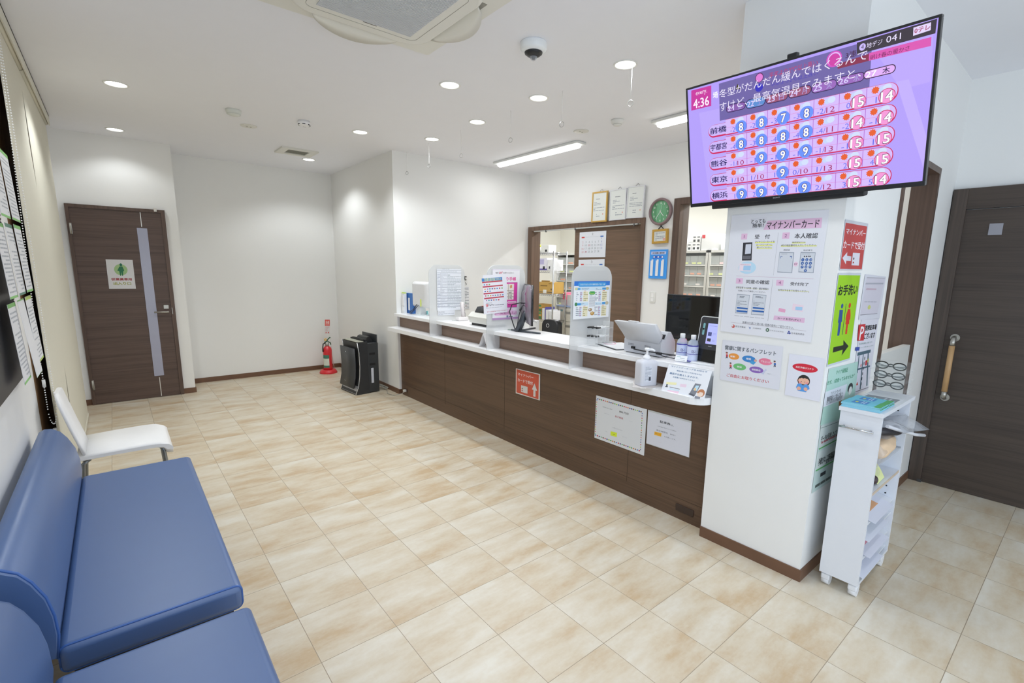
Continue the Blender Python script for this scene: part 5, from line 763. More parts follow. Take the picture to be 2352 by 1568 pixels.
# ================================================================== things on the counter
GRY = M('c3c5cb', .45, 0, .02); ABS = M('dfe0de', .45, 0, .02); BK = M('232427', .45, 0, .05)
ZT, ZL = .9621, .8101
def sheet_at(name, w, h, items, loc, u, d, paper, parent=None, label=None, cat=None, group=None, thick=.0012, inkfn=INK):
    me = sheet_mesh(name, w, h, items, paper, thick, inkfn); o = bpy.data.objects.new(name, me); COL.objects.link(o)
    m = frame_of(loc, Vector(u).normalized(), Vector(d).normalized())
    if parent: o.parent = parent; o.matrix_basis = wm(parent).inverted() @ m; return o
    o.matrix_basis = m; return props(o, label, cat, group)
# white monitor seen from behind, at the far end
r = thing('white_monitor', 'white monitor seen from behind at the far end of the counter', 'monitor', (2.62, 4.93, ZT), math.radians(-90))
f = MB(); f.loft([[Vector((x * k, y_, .215 + z * k2)) for x, z in rpoly(-.19, -.13, .19, .155, .02, 4)] for y_, k, k2 in ((.02, 1, 1), (.0, 1, 1), (-.03, .9, .92), (-.045, .7, .8))]); part('screen_housing', f, r, M('e0e1e3', .45), True)
f = MB(); f.prism([(-.05, .004), (.03, .004), (.005, .12), (-.02, .15), (-.03, .12)], -.045, .045, 'x'); part('stand', f, r, M('d3dade', .4), True)
part('base', boxes((-.10, -.07, 0, .10, .08, .008), bev=.003), r, M('d3dade', .4), True)
f = MB(); f.tube([(-.03, -.05, .12), (-.06, -.08, .06), (-.13, -.09, .03), (-.20, -.05, .012), (-.26, .0, .006)], .004, 6); f.tube([(.0, -.05, .11), (-.05, -.09, .04), (-.14, -.07, .02), (-.22, -.03, .006)], .004, 6); part('cable', f, r, BK, True)
f = MB(); f.box(.05, -.052, .10, .065, -.046, .18); part('sticky_tab', f, r, M('d8e860', .6), True)
r = thing('document_file', 'blue ring file standing beside the white monitor', 'file', (2.60, 5.20, ZT))
part('cover', boxes((2.585, 5.09, ZT, 2.62, 5.27, 1.195), bev=.003), r, M('3a74c0', .45)); part('label', boxes((2.583, 5.16, 1.0, 2.585, 5.2, 1.14)), r, M('e8e8ea'))
r = thing('paper_tray', 'small paper rack with lime edged slips left of the blue file', 'rack', (2.545, 5.2, ZT))
part('rack', boxes((2.54, 5.21, ZT, 2.57, 5.27, 1.19)), r, M('e4e7ea', .4)); part('tab', boxes((2.54, 5.21, 1.19, 2.57, 5.27, 1.20)), r, M('c4e050')); part('slip', boxes((2.532, 5.215, 1.05, 2.54, 5.265, 1.17), (2.532, 5.215, .99, 2.54, 5.26, 1.04)), r, M('eeeef0'))
r = thing('paper_rack', 'white document rack with lime topped board right of the white monitor', 'rack', (2.72, 5.19, ZT))
part('board', boxes((2.68, 5.20, ZT, 2.78, 5.25, 1.19)), r, M('e8eaec')); part('top_strip', boxes((2.68, 5.195, 1.175, 2.78, 5.2, 1.195)), r, M('b8a468')); part('lime_edge', boxes((2.68, 5.196, 1.196, 2.78, 5.25, 1.203)), r, M('b8e048')); part('sheets', boxes((2.69, 5.19, 1.0, 2.77, 5.199, 1.14)), r, M('f0f1f4'))
r = thing('desk_phone', 'pale desk phone with cyan edge beside the white monitor base', 'phone', (2.73, 4.95, ZT))
part('body', boxes((2.66, 4.88, ZT, 2.77, 5.06, .985), bev=.006), r, M('dfe5e8', .4)); part('dark_slot', boxes((2.655, 4.89, .972, 2.662, 5.04, .98)), r, BK); part('cyan_edge', boxes((2.645, 4.872, ZT, 2.662, 4.888, 1.01)), r, M('8fd0d4'))
# payment terminal
r = thing('card_terminal', 'white upright handset standing in its cradle on the counter', 'terminal', (2.68, 4.2, ZT))
part('cradle', boxes((2.62, 4.165, ZT, 2.735, 4.235, 1.0), bev=.008), r, M('e6e2e2', .4))
f = MB(); f.loft([[Vector((x + .0, 4.185 + y, z)) for x, y in ((a, 0), (b, 0), (b, .03), (a, .03))] for a, b, z in ((2.68, 2.712, .995), (2.662, 2.69, 1.15))]); part('handset', f, r, M('e4dede', .35)); 
f = MB()
for k in range(9): f.box(2.704 - k * .0018, 4.1835, 1.0 + k * .015, 2.711 - k * .0018, 4.1855, 1.007 + k * .015)
part('keys', f, r, M('8a8a8e'))
f = MB(); f.tube([(2.62, 4.22, .965), (2.595, 4.235, .966), (2.58, 4.23, .966)], .004, 6); part('cable', f, r, M('d4d8d4'))
# receipt printer
r = thing('receipt_printer', 'white receipt printer with dark top behind the tilted payment notice', 'printer', (2.64, 3.69, ZT))
f = MB(); f.prism([(2.54, .985), (2.52, 1.045), (2.56, 1.085), (2.76, 1.085), (2.77, .985)], 3.53, 3.85, 'y'); part('body', f, r, M('dcdcd6', .5)); part('feet', boxes((2.55, 3.55, ZT, 2.74, 3.83, .986)), r, BK)
f = MB(); f.loft([[Vector((a, y0_, z)), Vector((b, y0_, z)), Vector((b, y1_, z)), Vector((a, y1_, z))] for a, b, y0_, y1_, z in ((2.555, 2.75, 3.56, 3.79, 1.085), (2.575, 2.72, 3.58, 3.775, 1.135), (2.60, 2.70, 3.60, 3.76, 1.142))]); part('paper_cover', f, r, M('303134', .4))
f = MB(); f.cyl((2.60, 3.62, 1.14), (2.61, 3.61, 1.175), .006); part('lever', f, r, BK); f = MB(); f.cyl((2.60, 3.72, 1.141), (2.60, 3.72, 1.146), .012); part('red_button', f, r, M('b84838'))
# black monitor on its v-shaped stand
r = thing('black_monitor', 'black monitor seen side-on with cables on a forked stand', 'monitor', (2.60, 3.17, ZT))
a = math.radians(31); cx, cy = 2.70, 3.205; ux, uy = math.sin(a), math.cos(a); nx, ny = -uy, ux
def mon(s, q, z): return Vector((cx + ux * s + nx * q, cy + uy * s + ny * q, z))
f = MB(); f.loft([[mon(s, q, z) for s, z in ((-.255, 1.03), (.255, 1.03), (.255, 1.36), (-.255, 1.36))] for q in (-.012, .004)]); part('bezel', f, r, M('1a1b1e', .25))
f = MB(); f.loft([[mon(s * k, q, 1.195 + z * k) for s, z in ((-.25, -.16), (.25, -.16), (.25, .16), (-.25, .16))] for q, k in ((.004, 1), (.012, .97), (.03, .6), (.034, .5))]); part('back_cover', f, r, M('8d868f', .12, .3))
f = MB(); f.loft([[mon(s, q, z) for s, z in ((-.24, 1.05), (.24, 1.05), (.24, 1.345), (-.24, 1.345))] for q in (-.0135, -.0125)]); part('screen', f, r, M('0d0e11', .1))
STN = M('4a5056', .4, .4)
f = MB(); f.loft([[Vector((2.585 - .018, 3.19 - .02, ZT + .004)), Vector((2.585 + .03, 3.19 - .02, ZT + .004)), Vector((2.585 + .03, 3.19 + .02, ZT + .004)), Vector((2.585 - .018, 3.19 + .02, ZT + .004))], [Vector((2.61, 3.13, 1.115)), Vector((2.65, 3.13, 1.115)), Vector((2.65, 3.165, 1.115)), Vector((2.61, 3.165, 1.115))], [Vector((2.625, 3.13, 1.14)), Vector((2.665, 3.14, 1.14)), Vector((2.665, 3.17, 1.14)), Vector((2.625, 3.165, 1.14))]]); f.tube([(2.64, 3.15, 1.13), (2.68, 3.18, 1.12), (2.69, 3.2, 1.15)], .018, 10); part('stand_post', f, r, STN)
f = MB(); f.tube([(2.585, 3.18, ZT + .008), (2.61, 3.10, ZT + .007), (2.645, 2.965, ZT + .006)], .0085, 8); f.tube([(2.585, 3.19, ZT + .008), (2.70, 3.22, ZT + .007), (2.85, 3.265, ZT + .007)], .0085, 8); f.tube([(2.585, 3.19, ZT + .008), (2.60, 3.285, ZT + .006)], .0075, 8); part('stand_foot', f, r, STN)
f = MB(); f.loft([[Vector((2.672, 3.15, 1.125)), Vector((2.69, 3.14, 1.125)), Vector((2.695, 3.16, 1.125))], [Vector((2.66, 3.08, 1.06)), Vector((2.675, 3.07, 1.06)), Vector((2.68, 3.09, 1.06))], [Vector((2.668, 3.03, 1.045)), Vector((2.67, 3.03, 1.045)), Vector((2.672, 3.035, 1.045))]]); part('silver_hinge', f, r, PS)
f = MB(); f.tube([(2.66, 3.19, 1.20), (2.62, 3.2, 1.205), (2.56, 3.235, 1.19), (2.545, 3.25, 1.13), (2.565, 3.23, 1.04), (2.58, 3.215, .98), (2.585, 3.2, .97)], .0045, 8); f.tube([(2.655, 3.19, 1.19), (2.62, 3.185, 1.165), (2.6, 3.19, 1.1), (2.588, 3.20, 1.0), (2.588, 3.2, .97)], .0032, 8); f.cyl((2.608, 3.187, 1.14), (2.625, 3.186, 1.168), .009); part('cable', f, r, M('26282b', .5))
f = MB(); f.cyl((2.59, 3.33, .966), (2.60, 3.295, .966), .004); single('marker_top', f, M('8a9a90'), 'tiny pale pen top lying left of the forked monitor stand', 'lid')
# folded card behind the middle partition
r = thing('table_tent', 'small folded card standing on the ledge by the middle acrylic screen', 'card', (2.43, 3.43, ZL))
f = MB(); f.loft([[Vector((2.40, 3.50, ZL)), Vector((2.47, 3.50, ZL))], [Vector((2.40, 3.435, .935)), Vector((2.47, 3.435, .935))], [Vector((2.40, 3.37, ZL)), Vector((2.47, 3.37, ZL))]], False, False, False); part('folded_card', f, r, M('e6e4e4'))
# pen stand and shallow dish
r = thing('pen_stand', 'clear acrylic stand holding black tipped pens beside the blue poster', 'stand', (2.61, 2.28, ZT))
PL = CLEAR('eef1f2', .22, .05, 'clear_acrylic')
f = boxes((2.525, 2.235, ZT, 2.53, 2.33, 1.08), (2.685, 2.235, ZT, 2.69, 2.33, 1.13), (2.61, 2.235, ZT, 2.614, 2.33, 1.10)); f.box(2.525, 2.235, 1.025, 2.69, 2.33, 1.028); f.box(2.525, 2.235, 1.085, 2.69, 2.33, 1.088); part('acrylic', f, r, PL)
for zz, yy, nm in ((1.093, 2.25, 3), (1.033, 2.25, 3)):
    for k in range(nm):
        pn = thing('pen', ('black capped pen on the upper tier, ' if zz > 1.05 else 'black capped pen on the lower tier, ') + ('at the front', 'in the middle', 'at the back')[k] + ' of the clear stand', 'pen', (2.6, yy + k * .03, zz), 0, 'pens in the clear stand')
        f = MB(); f.cyl((2.53, yy + k * .03, zz), (2.66, yy + k * .03, zz), .0045, seg=10); part('barrel', f, pn, M('e8eaec', .3))
        f = MB(); f.cyl((2.525 - .01 * k, yy + k * .03, zz), (2.555 + .012 * (zz > 1.05), yy + k * .03, zz), .0062, seg=10); part('cap', f, pn, M('141416', .4))
f = MB(); f.lathe([(.001, 0), (.04, 0), (.045, .008), (.042, .009), (.036, .003), (.001, .003)], (2.70, 2.27, ZT), 24); single('pink_dish', f, M('e8a8c0', .3), 'small pink dish behind the clear pen stand', 'dish')
r = thing('clipboard', 'black clipboard with white form lying beside the grey scanner', 'clipboard', (2.68, 2.17, ZT), math.radians(-20))
part('board', boxes((-.11, -.15, 0, .11, .15, .004)), r, M('26282a', .4), True); part('form', boxes((-.10, -.14, .0042, .10, .13, .006)), r, M('eceef2'), True); part('clip', boxes((-.05, .125, .006, .05, .15, .014), bev=.003), r, M('b8babc', .3, .8), True)
# scanner
r = thing('document_scanner', 'grey document scanner with raised lid seen from behind on the counter', 'scanner', (2.61, 1.87, ZT))
f = MB(); f.prism([(2.535, .967), (2.53, .99), (2.53, 1.05), (2.55, 1.075), (2.575, 1.07), (2.60, 1.115), (2.63, 1.115), (2.685, 1.05), (2.69, 1.0), (2.68, .967)], 1.725, 2.005, 'y'); part('body', f, r, GRY)
f = MB(); f.loft([[Vector((2.525, 1.735, 1.047)), Vector((2.55, 1.735, 1.047)), Vector((2.55, 1.985, 1.047)), Vector((2.525, 1.985, 1.047))], [Vector((2.505, 1.715, 1.09)), Vector((2.545, 1.725, 1.10)), Vector((2.545, 2.0, 1.10)), Vector((2.505, 2.005, 1.09))], [Vector((2.46, 1.735, 1.168)), Vector((2.485, 1.73, 1.172)), Vector((2.485, 2.03, 1.172)), Vector((2.46, 2.04, 1.168))]]); part('raised_lid', f, r, M('c9cace', .45, 0, .02))
part('lid_latch', boxes((2.462, 1.86, 1.168, 2.486, 1.93, 1.178), bev=.002), r, M('d6d7da', .4)); part('feed_slot', boxes((2.556, 1.735, 1.07, 2.60, 1.995, 1.10)), r, M('1c1d1f', .5))
f = MB()
for y0_ in (1.93, 1.80):
    for k in range(5):
        for j in range(2): f.box(2.529, y0_ + k * .009, 1.022 - j * .008, 2.5305, y0_ + k * .009 + .005, 1.025 - j * .008)
part('vents', f, r, M('3a3b3e'))
f = boxes((2.525, 1.915, .992, 2.532, 1.945, 1.008)); f.tube([(2.527, 1.93, .999), (2.50, 1.90, .996), (2.50, 1.83, .993), (2.505, 1.75, .995), (2.53, 1.65, .992), (2.60, 1.58, .985), (2.72, 1.5, .97)], .004, 8); f.box(2.497, 1.70, .986, 2.512, 1.735, 1.0); f.tube([(2.505, 1.735, .993), (2.52, 1.68, .975), (2.55, 1.64, .970), (2.6, 1.60, .985)], .0028, 6); part('cable', f, r, M('202124', .5))
part('rubber_edge', boxes((2.537, 1.74, ZT, 2.68, 1.99, .968)), r, BK)
r = thing('pink_folder', 'bright pink and green folder edge between scanner and bottles', 'folder', (2.69, 1.66, ZT))
part('pink_sheet', boxes((2.66, 1.655, .995, 2.70, 1.675, 1.075)), r, M('f05a80')); part('green_sheet', boxes((2.655, 1.652, .985, 2.70, 1.678, .996)), r, M('a8d8a0')); part('white_tray', boxes((2.63, 1.65, ZT, 2.70, 1.68, .985)), r, M('f0f0ee'))
# two drink bottles
B0 = None
for x, y, l in ((2.565, 1.60, 'clear drink bottle with purple label next to the scanner'), (2.56, 1.525, 'clear drink bottle with purple label next to the card reader')):
    if B0 is None:
        r = thing('drink_bottle', l, 'bottle', (x, y, ZT), math.radians(-50), 'drink bottles on the counter')
        f = MB(); f.lathe([(.028, 0), (.031, .006), (.031, .105), (.027, .122), (.014, .136), (.013, .14)], seg=28); part('bottle', f, r, CLEAR('d8e4f4', .5, .05, 'clear_bottle'), True)
        f = MB(); f.lathe([(.0145, .137), (.0145, .16), (.013, .162), (.001, .162)], seg=24); part('cap', f, r, M('f2f3f4', .4), True)
        f = MB(); f.lathe([(.0314, .008), (.0314, .103)], seg=28, cap=False); part('label', f, r, M('cfd8f2', .4), True)
        f = MB(); f.lathe([(.0317, .097), (.0317, .104)], seg=28, cap=False); f.lathe([(.0317, .008), (.0317, .014)], seg=28, cap=False); f.lathe([(.0317, .05), (.0317, .053)], seg=28, cap=False); part('label_band', f, r, M('3a30a0', .4), True)
        me = sheet_mesh('label_lettering', .0002, .0002, [['t', 'OS-1', 0, 0, 24, 17, '4a4080', 1]], 'cfd8f2', .0001)
        for v in me.vertices: v.co = Vector((.0319 * math.sin((v.co.x - .012) / .0319), -.0319 * math.cos((v.co.x - .012) / .0319), .076 + v.co.y))
        o = bpy.data.objects.new('label_lettering', me); COL.objects.link(o); o.parent = r; B0 = r
    else: r = copy_tree(B0); r.location = (x, y, ZT); r['label'] = l
sheet_at('price_card', .074, .034, [['b', 10, 6, 60, 11, 1, '8ac0b8'], ['b', 30, 14, 58, 19, 1, '7a8a98'], ['b', 8, 25, 64, 29, 1, '9aa0b0']], (2.515, 1.605, 1.0), (.12, -.99, .0), (-.35, -.05, -1), 'eef0f2', None, 'little white price card leaning on the drink bottles', 'card')
# card reader
r = thing('card_reader', 'black and white face card reader at the pillar end of the counter', 'card reader', (2.60, 1.42, ZT))
RX = Matrix.Translation((2.575, 1.42, ZT)) @ Matrix.Rotation(math.radians(-6), 4, 'Z') @ Matrix.Rotation(math.radians(8), 4, 'Y')
def tilted(name, mb, mats):
    me = mb.mesh(name); me.transform(wm(r).inverted() @ RX)
    me.materials.append(mats); o = bpy.data.objects.new(name, me); COL.objects.link(o); o.parent = r; return o
f = MB(); f.prism([(p[0], p[1]) for p in rpoly(-.098, .0, .098, .275, .018, 5)], -.012, .03, 'x'); tilted('shell', f, M('eceef0', .3))
f = MB(); f.prism(rpoly(-.093, .012, .093, .270, .014, 5), -.014, -.011, 'x'); tilted('front_glass', f, M('3a3b42', .25))
f = boxes((-.0148, -.088, .014, -.0138, .088, .085)); tilted('card_bay', f, M('141417', .2))
part('foot', boxes((2.53, 1.325, ZT, 2.70, 1.52, .975), bev=.004), r, M('e8eaec', .35))
f = MB(); f.prism([(p[0], p[1]) for p in rpoly(.060, .165, .074, .235, .007, 4)], -.0152, -.0142, 'x'); tilted('sensor_bar', f, M('7fb4bc', .3))
f = MB(); f.cyl((-.0175, .067, .2), (-.0145, .067, .2), .005); tilted('camera_lens', f, M('0c0c0e', .1))
it = [['b', 10, 12, 60, 16, 1, '6a70a8'], ['r', 8, 50, 32, 72, '4a4f80'], ['b', 40, 52, 60, 70, 3, '8a90c8'], ['r', 8, 86, 32, 104, '3a3438'], ['b', 40, 90, 60, 104, 3, '8a90c8'], ['e', 6, 106, 16, 114, 'c090d8']]
me = sheet_mesh('display', .085, .118, it, 'a9b0f2', .0006, lambda h: GLOW(h, .95)); me.transform(wm(r).inverted() @ RX @ Matrix(((0, 0, -1, -.0145), (-1, 0, 0, .042), (0, 1, 0, .236), (0, 0, 0, 1))))
o = bpy.data.objects.new('display', me); COL.objects.link(o); o.parent = r
me = sheet_mesh('brand_lettering', .0002, .0002, [['t', 'Panasonic', 0, 0, 22, 4, 'd8d8dc', 1]], '3a3b42', .0001); me.transform(wm(r).inverted() @ RX @ Matrix(((0, 0, -1, -.0145), (-1, 0, 0, .02), (0, 1, 0, .107), (0, 0, 0, 1))))
o = bpy.data.objects.new('brand_lettering', me); COL.objects.link(o); o.parent = r
# hand sanitiser on its mat
f = MB(); P_ = [(2.25, 1.73), (2.31, 1.645), (2.46, 1.64), (2.487, 1.70), (2.487, 1.87), (2.41, 1.845)]
f.prism([(p[0] + .03, p[1]) for p in P_], ZL, ZL + .003, 'z'); 
r = thing('cloth_mat', 'pale grey cloth mat with white spots under the sanitiser bottle', 'mat', (2.38, 1.74, ZL)); part('cloth', f, r, M('cfcac8', .9, 0, .04, 60))
f = MB()
for k in range(26):
    x, y = 2.30 + .18 * ((k * .618) % 1), 1.66 + .17 * ((k * .381 + .13) % 1)
    if y < 1.84 - (2.46 - x) * .3: f.cyl((x, y, ZL + .003), (x, y, ZL + .0034), .006, seg=8)
part('dots', f, r, M('ececea', .9))
r = thing('sanitiser_bottle', 'translucent pump bottle of hand sanitiser on the spotted mat', 'bottle', (2.39, 1.72, ZL + .0036), math.radians(-20))
f = MB(); f.loft([[Vector((p[0] * k, p[1] * k, z)) for p in rpoly(-.058, -.04, .058, .04, .016, 5)] for z, k in ((0, .95), (.006, 1), (.13, 1), (.148, .9), (.156, .5), (.158, .42))]); part('bottle', f, r, CLEAR('e6e8f0', .8, .3, 'translucent_plastic'), True)
f = MB(); f.lathe([(.023, .155), (.023, .172), (.016, .174), (.015, .182), (.007, .184), (.007, .208), (.015, .209), (.016, .222), (.010, .225), (.001, .225)], seg=24); f.tube([(0, 0, .216), (.03, -.012, .214), (.042, -.017, .206)], .006, 8); part('pump', f, r, M('eff0f2', .4), True)
me = sheet_mesh('label', .05, .10, [['b', 4, 6, 46, 94, 12, '9aa2b0'], ['r', 30, 70, 44, 92, '4a4e58']], 'd8dbe4', .0004); me.transform(Matrix(((0, 0, 1, .0585), (1, 0, 0, -.036), (0, 1, 0, .125), (0, 0, 0, 1)))); me.transform(Matrix.Rotation(-PI / 2, 4, 'Z') @ Matrix.Translation((-.018, .0, 0))); o = bpy.data.objects.new('label', me); COL.objects.link(o); o.parent = r
# a-frame notice
o_, u_, d_, w_, h_, its_ = SHEETS['aframe']
r = thing('standing_notice', 'leaning white notice asking to call staff at the ledge end', 'notice', (2.40, 1.46, ZL))
sheet('aframe', 'printed_face', None, None, 'e9ecf2', parent=r)
f = MB(); u = Vector(u_); d = Vector(d_); o0 = Vector(o_)
pb = [o0 - Vector((0, 0, 0)), o0 + u * w_]; pf_ = [p + d * h_ for p in pb]
f.loft([[pb[0] + Vector((.004, 0, -.001)), pb[1] + Vector((.004, 0, -.001))], [Vector((2.488, pb[0].y, ZL + .002)), Vector((2.488, pb[1].y, ZL + .002))], [Vector((2.486, pb[0].y, ZL + .001)), Vector((2.486, pb[1].y, ZL + .001))]], False, False); part('rear_support', f, r, CLEAR('d8dce0', .7, .2, 'clear_plastic'))

# ================================================================== on the reception walls
def frame(key, name, label, col, x0, depth, border, rough=.4, metal=0, hang=True, lean=0):
    o_, u_, d_, w, h, its = SHEETS[key]
    u = Vector(u_); d = Vector(d_); o = Vector(o_); b = border
    r = thing(name, label, 'frame', o + u * w / 2 + d * h)
    m = frame_of(o_, u, d); fm = MB(); z0, z1 = -depth, .006
    for (a, c, e, g_) in ((-b, b, w + b, 0), (-b, -h, w + b, -h - b), (-b, 0, 0, -h), (w, 0, w + b, -h)): fm.box(a, min(c, g_), z0, e, max(c, g_), z1)
    me = fm.mesh('border'); me.transform(wm(r).inverted() @ m); me.materials.append(M(col, rough, metal, .04, 20)); q = bpy.data.objects.new('border', me); COL.objects.link(q); q.parent = r
    sheet(key, 'document', None, None, 'dfe2de', parent=r)
    if hang:
        f = MB(); p = o + u * w * .5; f.tube([p + Vector((.02, 0, b)) - u * .03, p + Vector((.03, 0, b + .03)), p + Vector((.02, 0, b)) + u * .03], .002, 6); part('hanging_cord', f, r, M('8a8a86'))
    return r
frame('certificate_gold', 'framed_certificate', 'gold framed certificate leaning above the sliding door', 'c8a04c', 0, .012, .016)
frame('certificate_white', 'framed_certificate', 'white framed certificate between the gold frame and the tall white frame', 'd9dade', 0, .012, .010)
frame('certificate_tall', 'framed_certificate', 'white framed certificate nearest the green clock', 'd9dade', 0, .012, .010)
r = frame('license_paper', 'framed_license', 'small gold framed paper hanging below the green clock', 'c49a40', 0, .02, .022, hang=False)
f = MB(); f.tube([(4.45, 3.155, 1.925), (4.452, 3.125, 1.955), (4.45, 3.095, 1.925)], .005, 6); f.tube([(4.45, 3.128, 1.955), (4.45, 3.115, 1.975)], .005, 6); part('hanging_cord', f, r, BK)
r = thing('wall_clock', 'round clock with green wood face and mauve rim', 'clock', (4.46, 3.14, 1.965))
f = MB()
cyl = lambda prof, mb: mb.loft([[Vector((4.46 - dx, 3.14 + rad * math.cos(a), 2.10 + rad * math.sin(a))) for a in [2 * PI * k / 40 for k in range(40)]] for rad, dx in prof], False)
cyl([(.10, 0), (.138, 0), (.138, .025), (.132, .036), (.118, .038), (.112, .02), (.112, .012)], f); part('rim', f, r, M('8a7476', .5))
f = MB(); f.cyl((4.46, 3.14, 2.10), (4.445, 3.14, 2.10), .1135, seg=40); part('dial', f, r, WOOD('4a8a5c', '74b488', 'z', .5, 40))
it = []
for k in range(1, 13):
    a = k * PI / 6; x, y = 112 + 88 * math.sin(a), 112 - 88 * math.cos(a); w_ = 6 if k < 10 else 10
    it.append(['t', str(k), x - w_, y - 10, x + w_, y + 10, 'eef2ee', 1])
me = sheet_mesh('numerals', .0002, .0002, it, 'eef2ee', .0003); me.transform(wm(r).inverted() @ frame_of((4.4447, 3.14 + .112, 2.10 + .112), (0, -1, 0), (0, 0, -1))); o = bpy.data.objects.new('numerals', me); COL.objects.link(o); o.parent = r
def hand(ang, l, w, name):
    f = MB(); s, c = math.sin(ang), math.cos(ang)
    pts = [(-.012, -w), (l, -w * .7), (l, w * .7), (-.012, w)]
    f.loft([[Vector((x, 3.14 - (p[0] * s + p[1] * c), 2.10 + p[0] * c - p[1] * s)) for p in pts] for x in (4.4425, 4.4415)]); part(name, f, r, M('eef2ee', .4))
hand(math.radians(138), .062, .0035, 'hour_hand'); hand(math.radians(218), .088, .003, 'minute_hand'); hand(math.radians(14), .08, .0008, 'second_hand')
# pharmacist board
o_, u_, d_, w_, h_, its_ = SHEETS['pharmacist_board']
r = thing('duty_board', 'bright blue duty board with white name strips below the small frame', 'board', (4.455, 3.128, 1.41))
sheet('pharmacist_board', 'panel', None, None, '3f9df2', parent=r, thick=.006)
for k in range(3):
    y = 3.222 - .067 * k
    part('name_strip', boxes((4.436, y - .034, 1.44, 4.441, y - .002, 1.60), (4.436, y - .034, 1.60, 4.441, y - .014, 1.612)), r, M('eceef2', .4))
r = thing('light_switch', 'white double light switch plate beside the sliding door frame', 'switch', (4.455, 3.18, 1.15))
part('plate', boxes((4.452, 3.145, 1.15, 4.46, 3.215, 1.268), bev=.004), r, M('e6e6e2', .4)); part('rocker', boxes((4.448, 3.163, 1.165, 4.453, 3.197, 1.207), (4.448, 3.163, 1.209, 4.453, 3.197, 1.25), bev=.002), r, M('f0f0ee', .35))
sheet('month_calendar', 'month_calendar', 'white calendar sheet for month 2 on the sliding door', 'calendar', 'e4e8f0')
sheet('next_month_calendar', 'month_calendar', 'white calendar sheet for month 3 hanging below the month 2 sheet', 'calendar', 'e4e8f0')
sheet_at('wall_list', .075, .285, [['b', 8, 10, 68, 280, 14, '7a8088'], ['r', 8, 200, 40, 204, '5aa890'], ['r', 8, 240, 36, 244, 'a85848']], (3.395, 5.274, 1.255), (1, 0, 0), (.05, 0, -1), 'e6e7ea', None, 'narrow handwritten list on the far reception wall', 'notice')
r = thing('wall_clip', 'small black wall clip above the narrow handwritten list', 'clip', (3.40, 5.27, 1.28))
f = MB(); f.tube([(3.37, 5.27, 1.37), (3.40, 5.268, 1.385), (3.43, 5.27, 1.38)], .006, 6); f.tube([(3.40, 5.268, 1.38), (3.405, 5.266, 1.34), (3.425, 5.268, 1.345)], .006, 6); f.tube([(3.41, 5.268, 1.31), (3.43, 5.268, 1.29), (3.42, 5.268, 1.275)], .003, 6); part('hook', f, r, M('2c2c28', .5))

# desk monitor behind the counter
r = thing('desk_monitor', 'large black desktop monitor behind the counter beside the pillar', 'monitor', (3.15, 1.90, .72))
part('bezel', boxes((3.10, 1.60, 1.0, 3.125, 2.085, 1.325), bev=.004), r, M('121316', .25)); part('screen', boxes((3.097, 1.61, 1.012, 3.1005, 2.075, 1.315)), r, M('08090b', .06))
f = boxes((3.125, 1.80, .80, 3.15, 1.88, 1.15), (3.06, 1.72, .72, 3.24, 1.96, .735)); part('stand', f, r, BK)
r = thing('staff_desk', 'white staff desk along the pharmacy hatch', 'desk', (3.3, 1.9, 0))
part('desk_top', boxes((3.0, 1.35, .69, 3.6, 2.6, .72)), r, MATW); part('leg', boxes((3.02, 1.37, 0, 3.58, 1.40, .69)), r, MATW); part('leg', boxes((3.02, 2.55, 0, 3.58, 2.58, .69)), r, MATW)
r = thing('office_chair', 'black office chair back behind the counter', 'chair', (3.7, 3.87, 0))
f = MB(); f.loft([[Vector((3.62 + dx, y, z)) for y, z in rpoly(3.79, .58, 4.03, .945, .07, 5)] for dx in (0, .03, .07, .08)]); part('backrest', f, r, M('1d1e20', .35, 0, .05))
part('seat', boxes((3.66, 3.67, .42, 4.12, 4.10, .50), bev=.03), r, M('1d1e20', .5)); f = MB(); f.cyl((3.88, 3.88, .06), (3.88, 3.88, .42), .03); part('gas_lift', f, r, BK)
f = MB()
for k in range(5): a = k * 2 * PI / 5; f.tube([(3.88, 3.88, .08), (3.88 + .28 * math.cos(a), 3.88 + .28 * math.sin(a), .05)], .02); f.ball((3.88 + .28 * math.cos(a), 3.88 + .28 * math.sin(a), .03), .03, 10)
part('base', f, r, BK); f = MB(); f.torus((3.615, 3.93, .88), .018, .004, (1, .2, 0)); part('hook_ring', f, r, PS)
r = thing('white_carton', 'plain white box standing left of the black office chair', 'box', (3.47, 4.1, 0)); part('box', boxes((3.40, 4.0, .55, 3.55, 4.18, .935)), r, M('eceef0')); part('support', boxes((3.41, 4.01, 0, 3.54, 4.17, .55)), r, M('d8d8d6'))
# ================================================================== dispensary seen through the doorway and the hatch
WIRE = M('b4b6b8', .25, .9, 0)
rk = thing('wire_rack', 'chrome wire shelf rack seen through the doorway', 'rack', (5.42, 6.0, 0))
for x, y in ((5.2, 5.555), (5.2, 6.48), (5.48, 5.555), (5.48, 6.48)):
    f = MB(); f.cyl((x, y, 0), (x, y, 1.77), .0125, seg=12); part('post', f, rk, WIRE)
for z in (.35, .69, 1.11, 1.465, 1.745):
    f = MB()
    for zz in (z, z - .028):
        for p in (((5.2, 5.555), (5.2, 6.48)), ((5.48, 5.555), (5.48, 6.48)), ((5.2, 5.555), (5.48, 5.555)), ((5.2, 6.48), (5.48, 6.48))): f.cyl((*p[0], zz), (*p[1], zz), .0035, seg=6)
    n_ = 40
    f.tube([(5.2, 5.56 + .92 * k / n_, z - .026 * (k % 2)) for k in range(n_ + 1)], .003, 5)
    for k in range(22): f.cyl((5.2, 5.575 + k * .042, z), (5.48, 5.575 + k * .042, z), .002, seg=5)
    part('wire_shelf', f, rk, WIRE)
CARD = M('c9a257', .7, 0, .05); KR = 'c9a257'
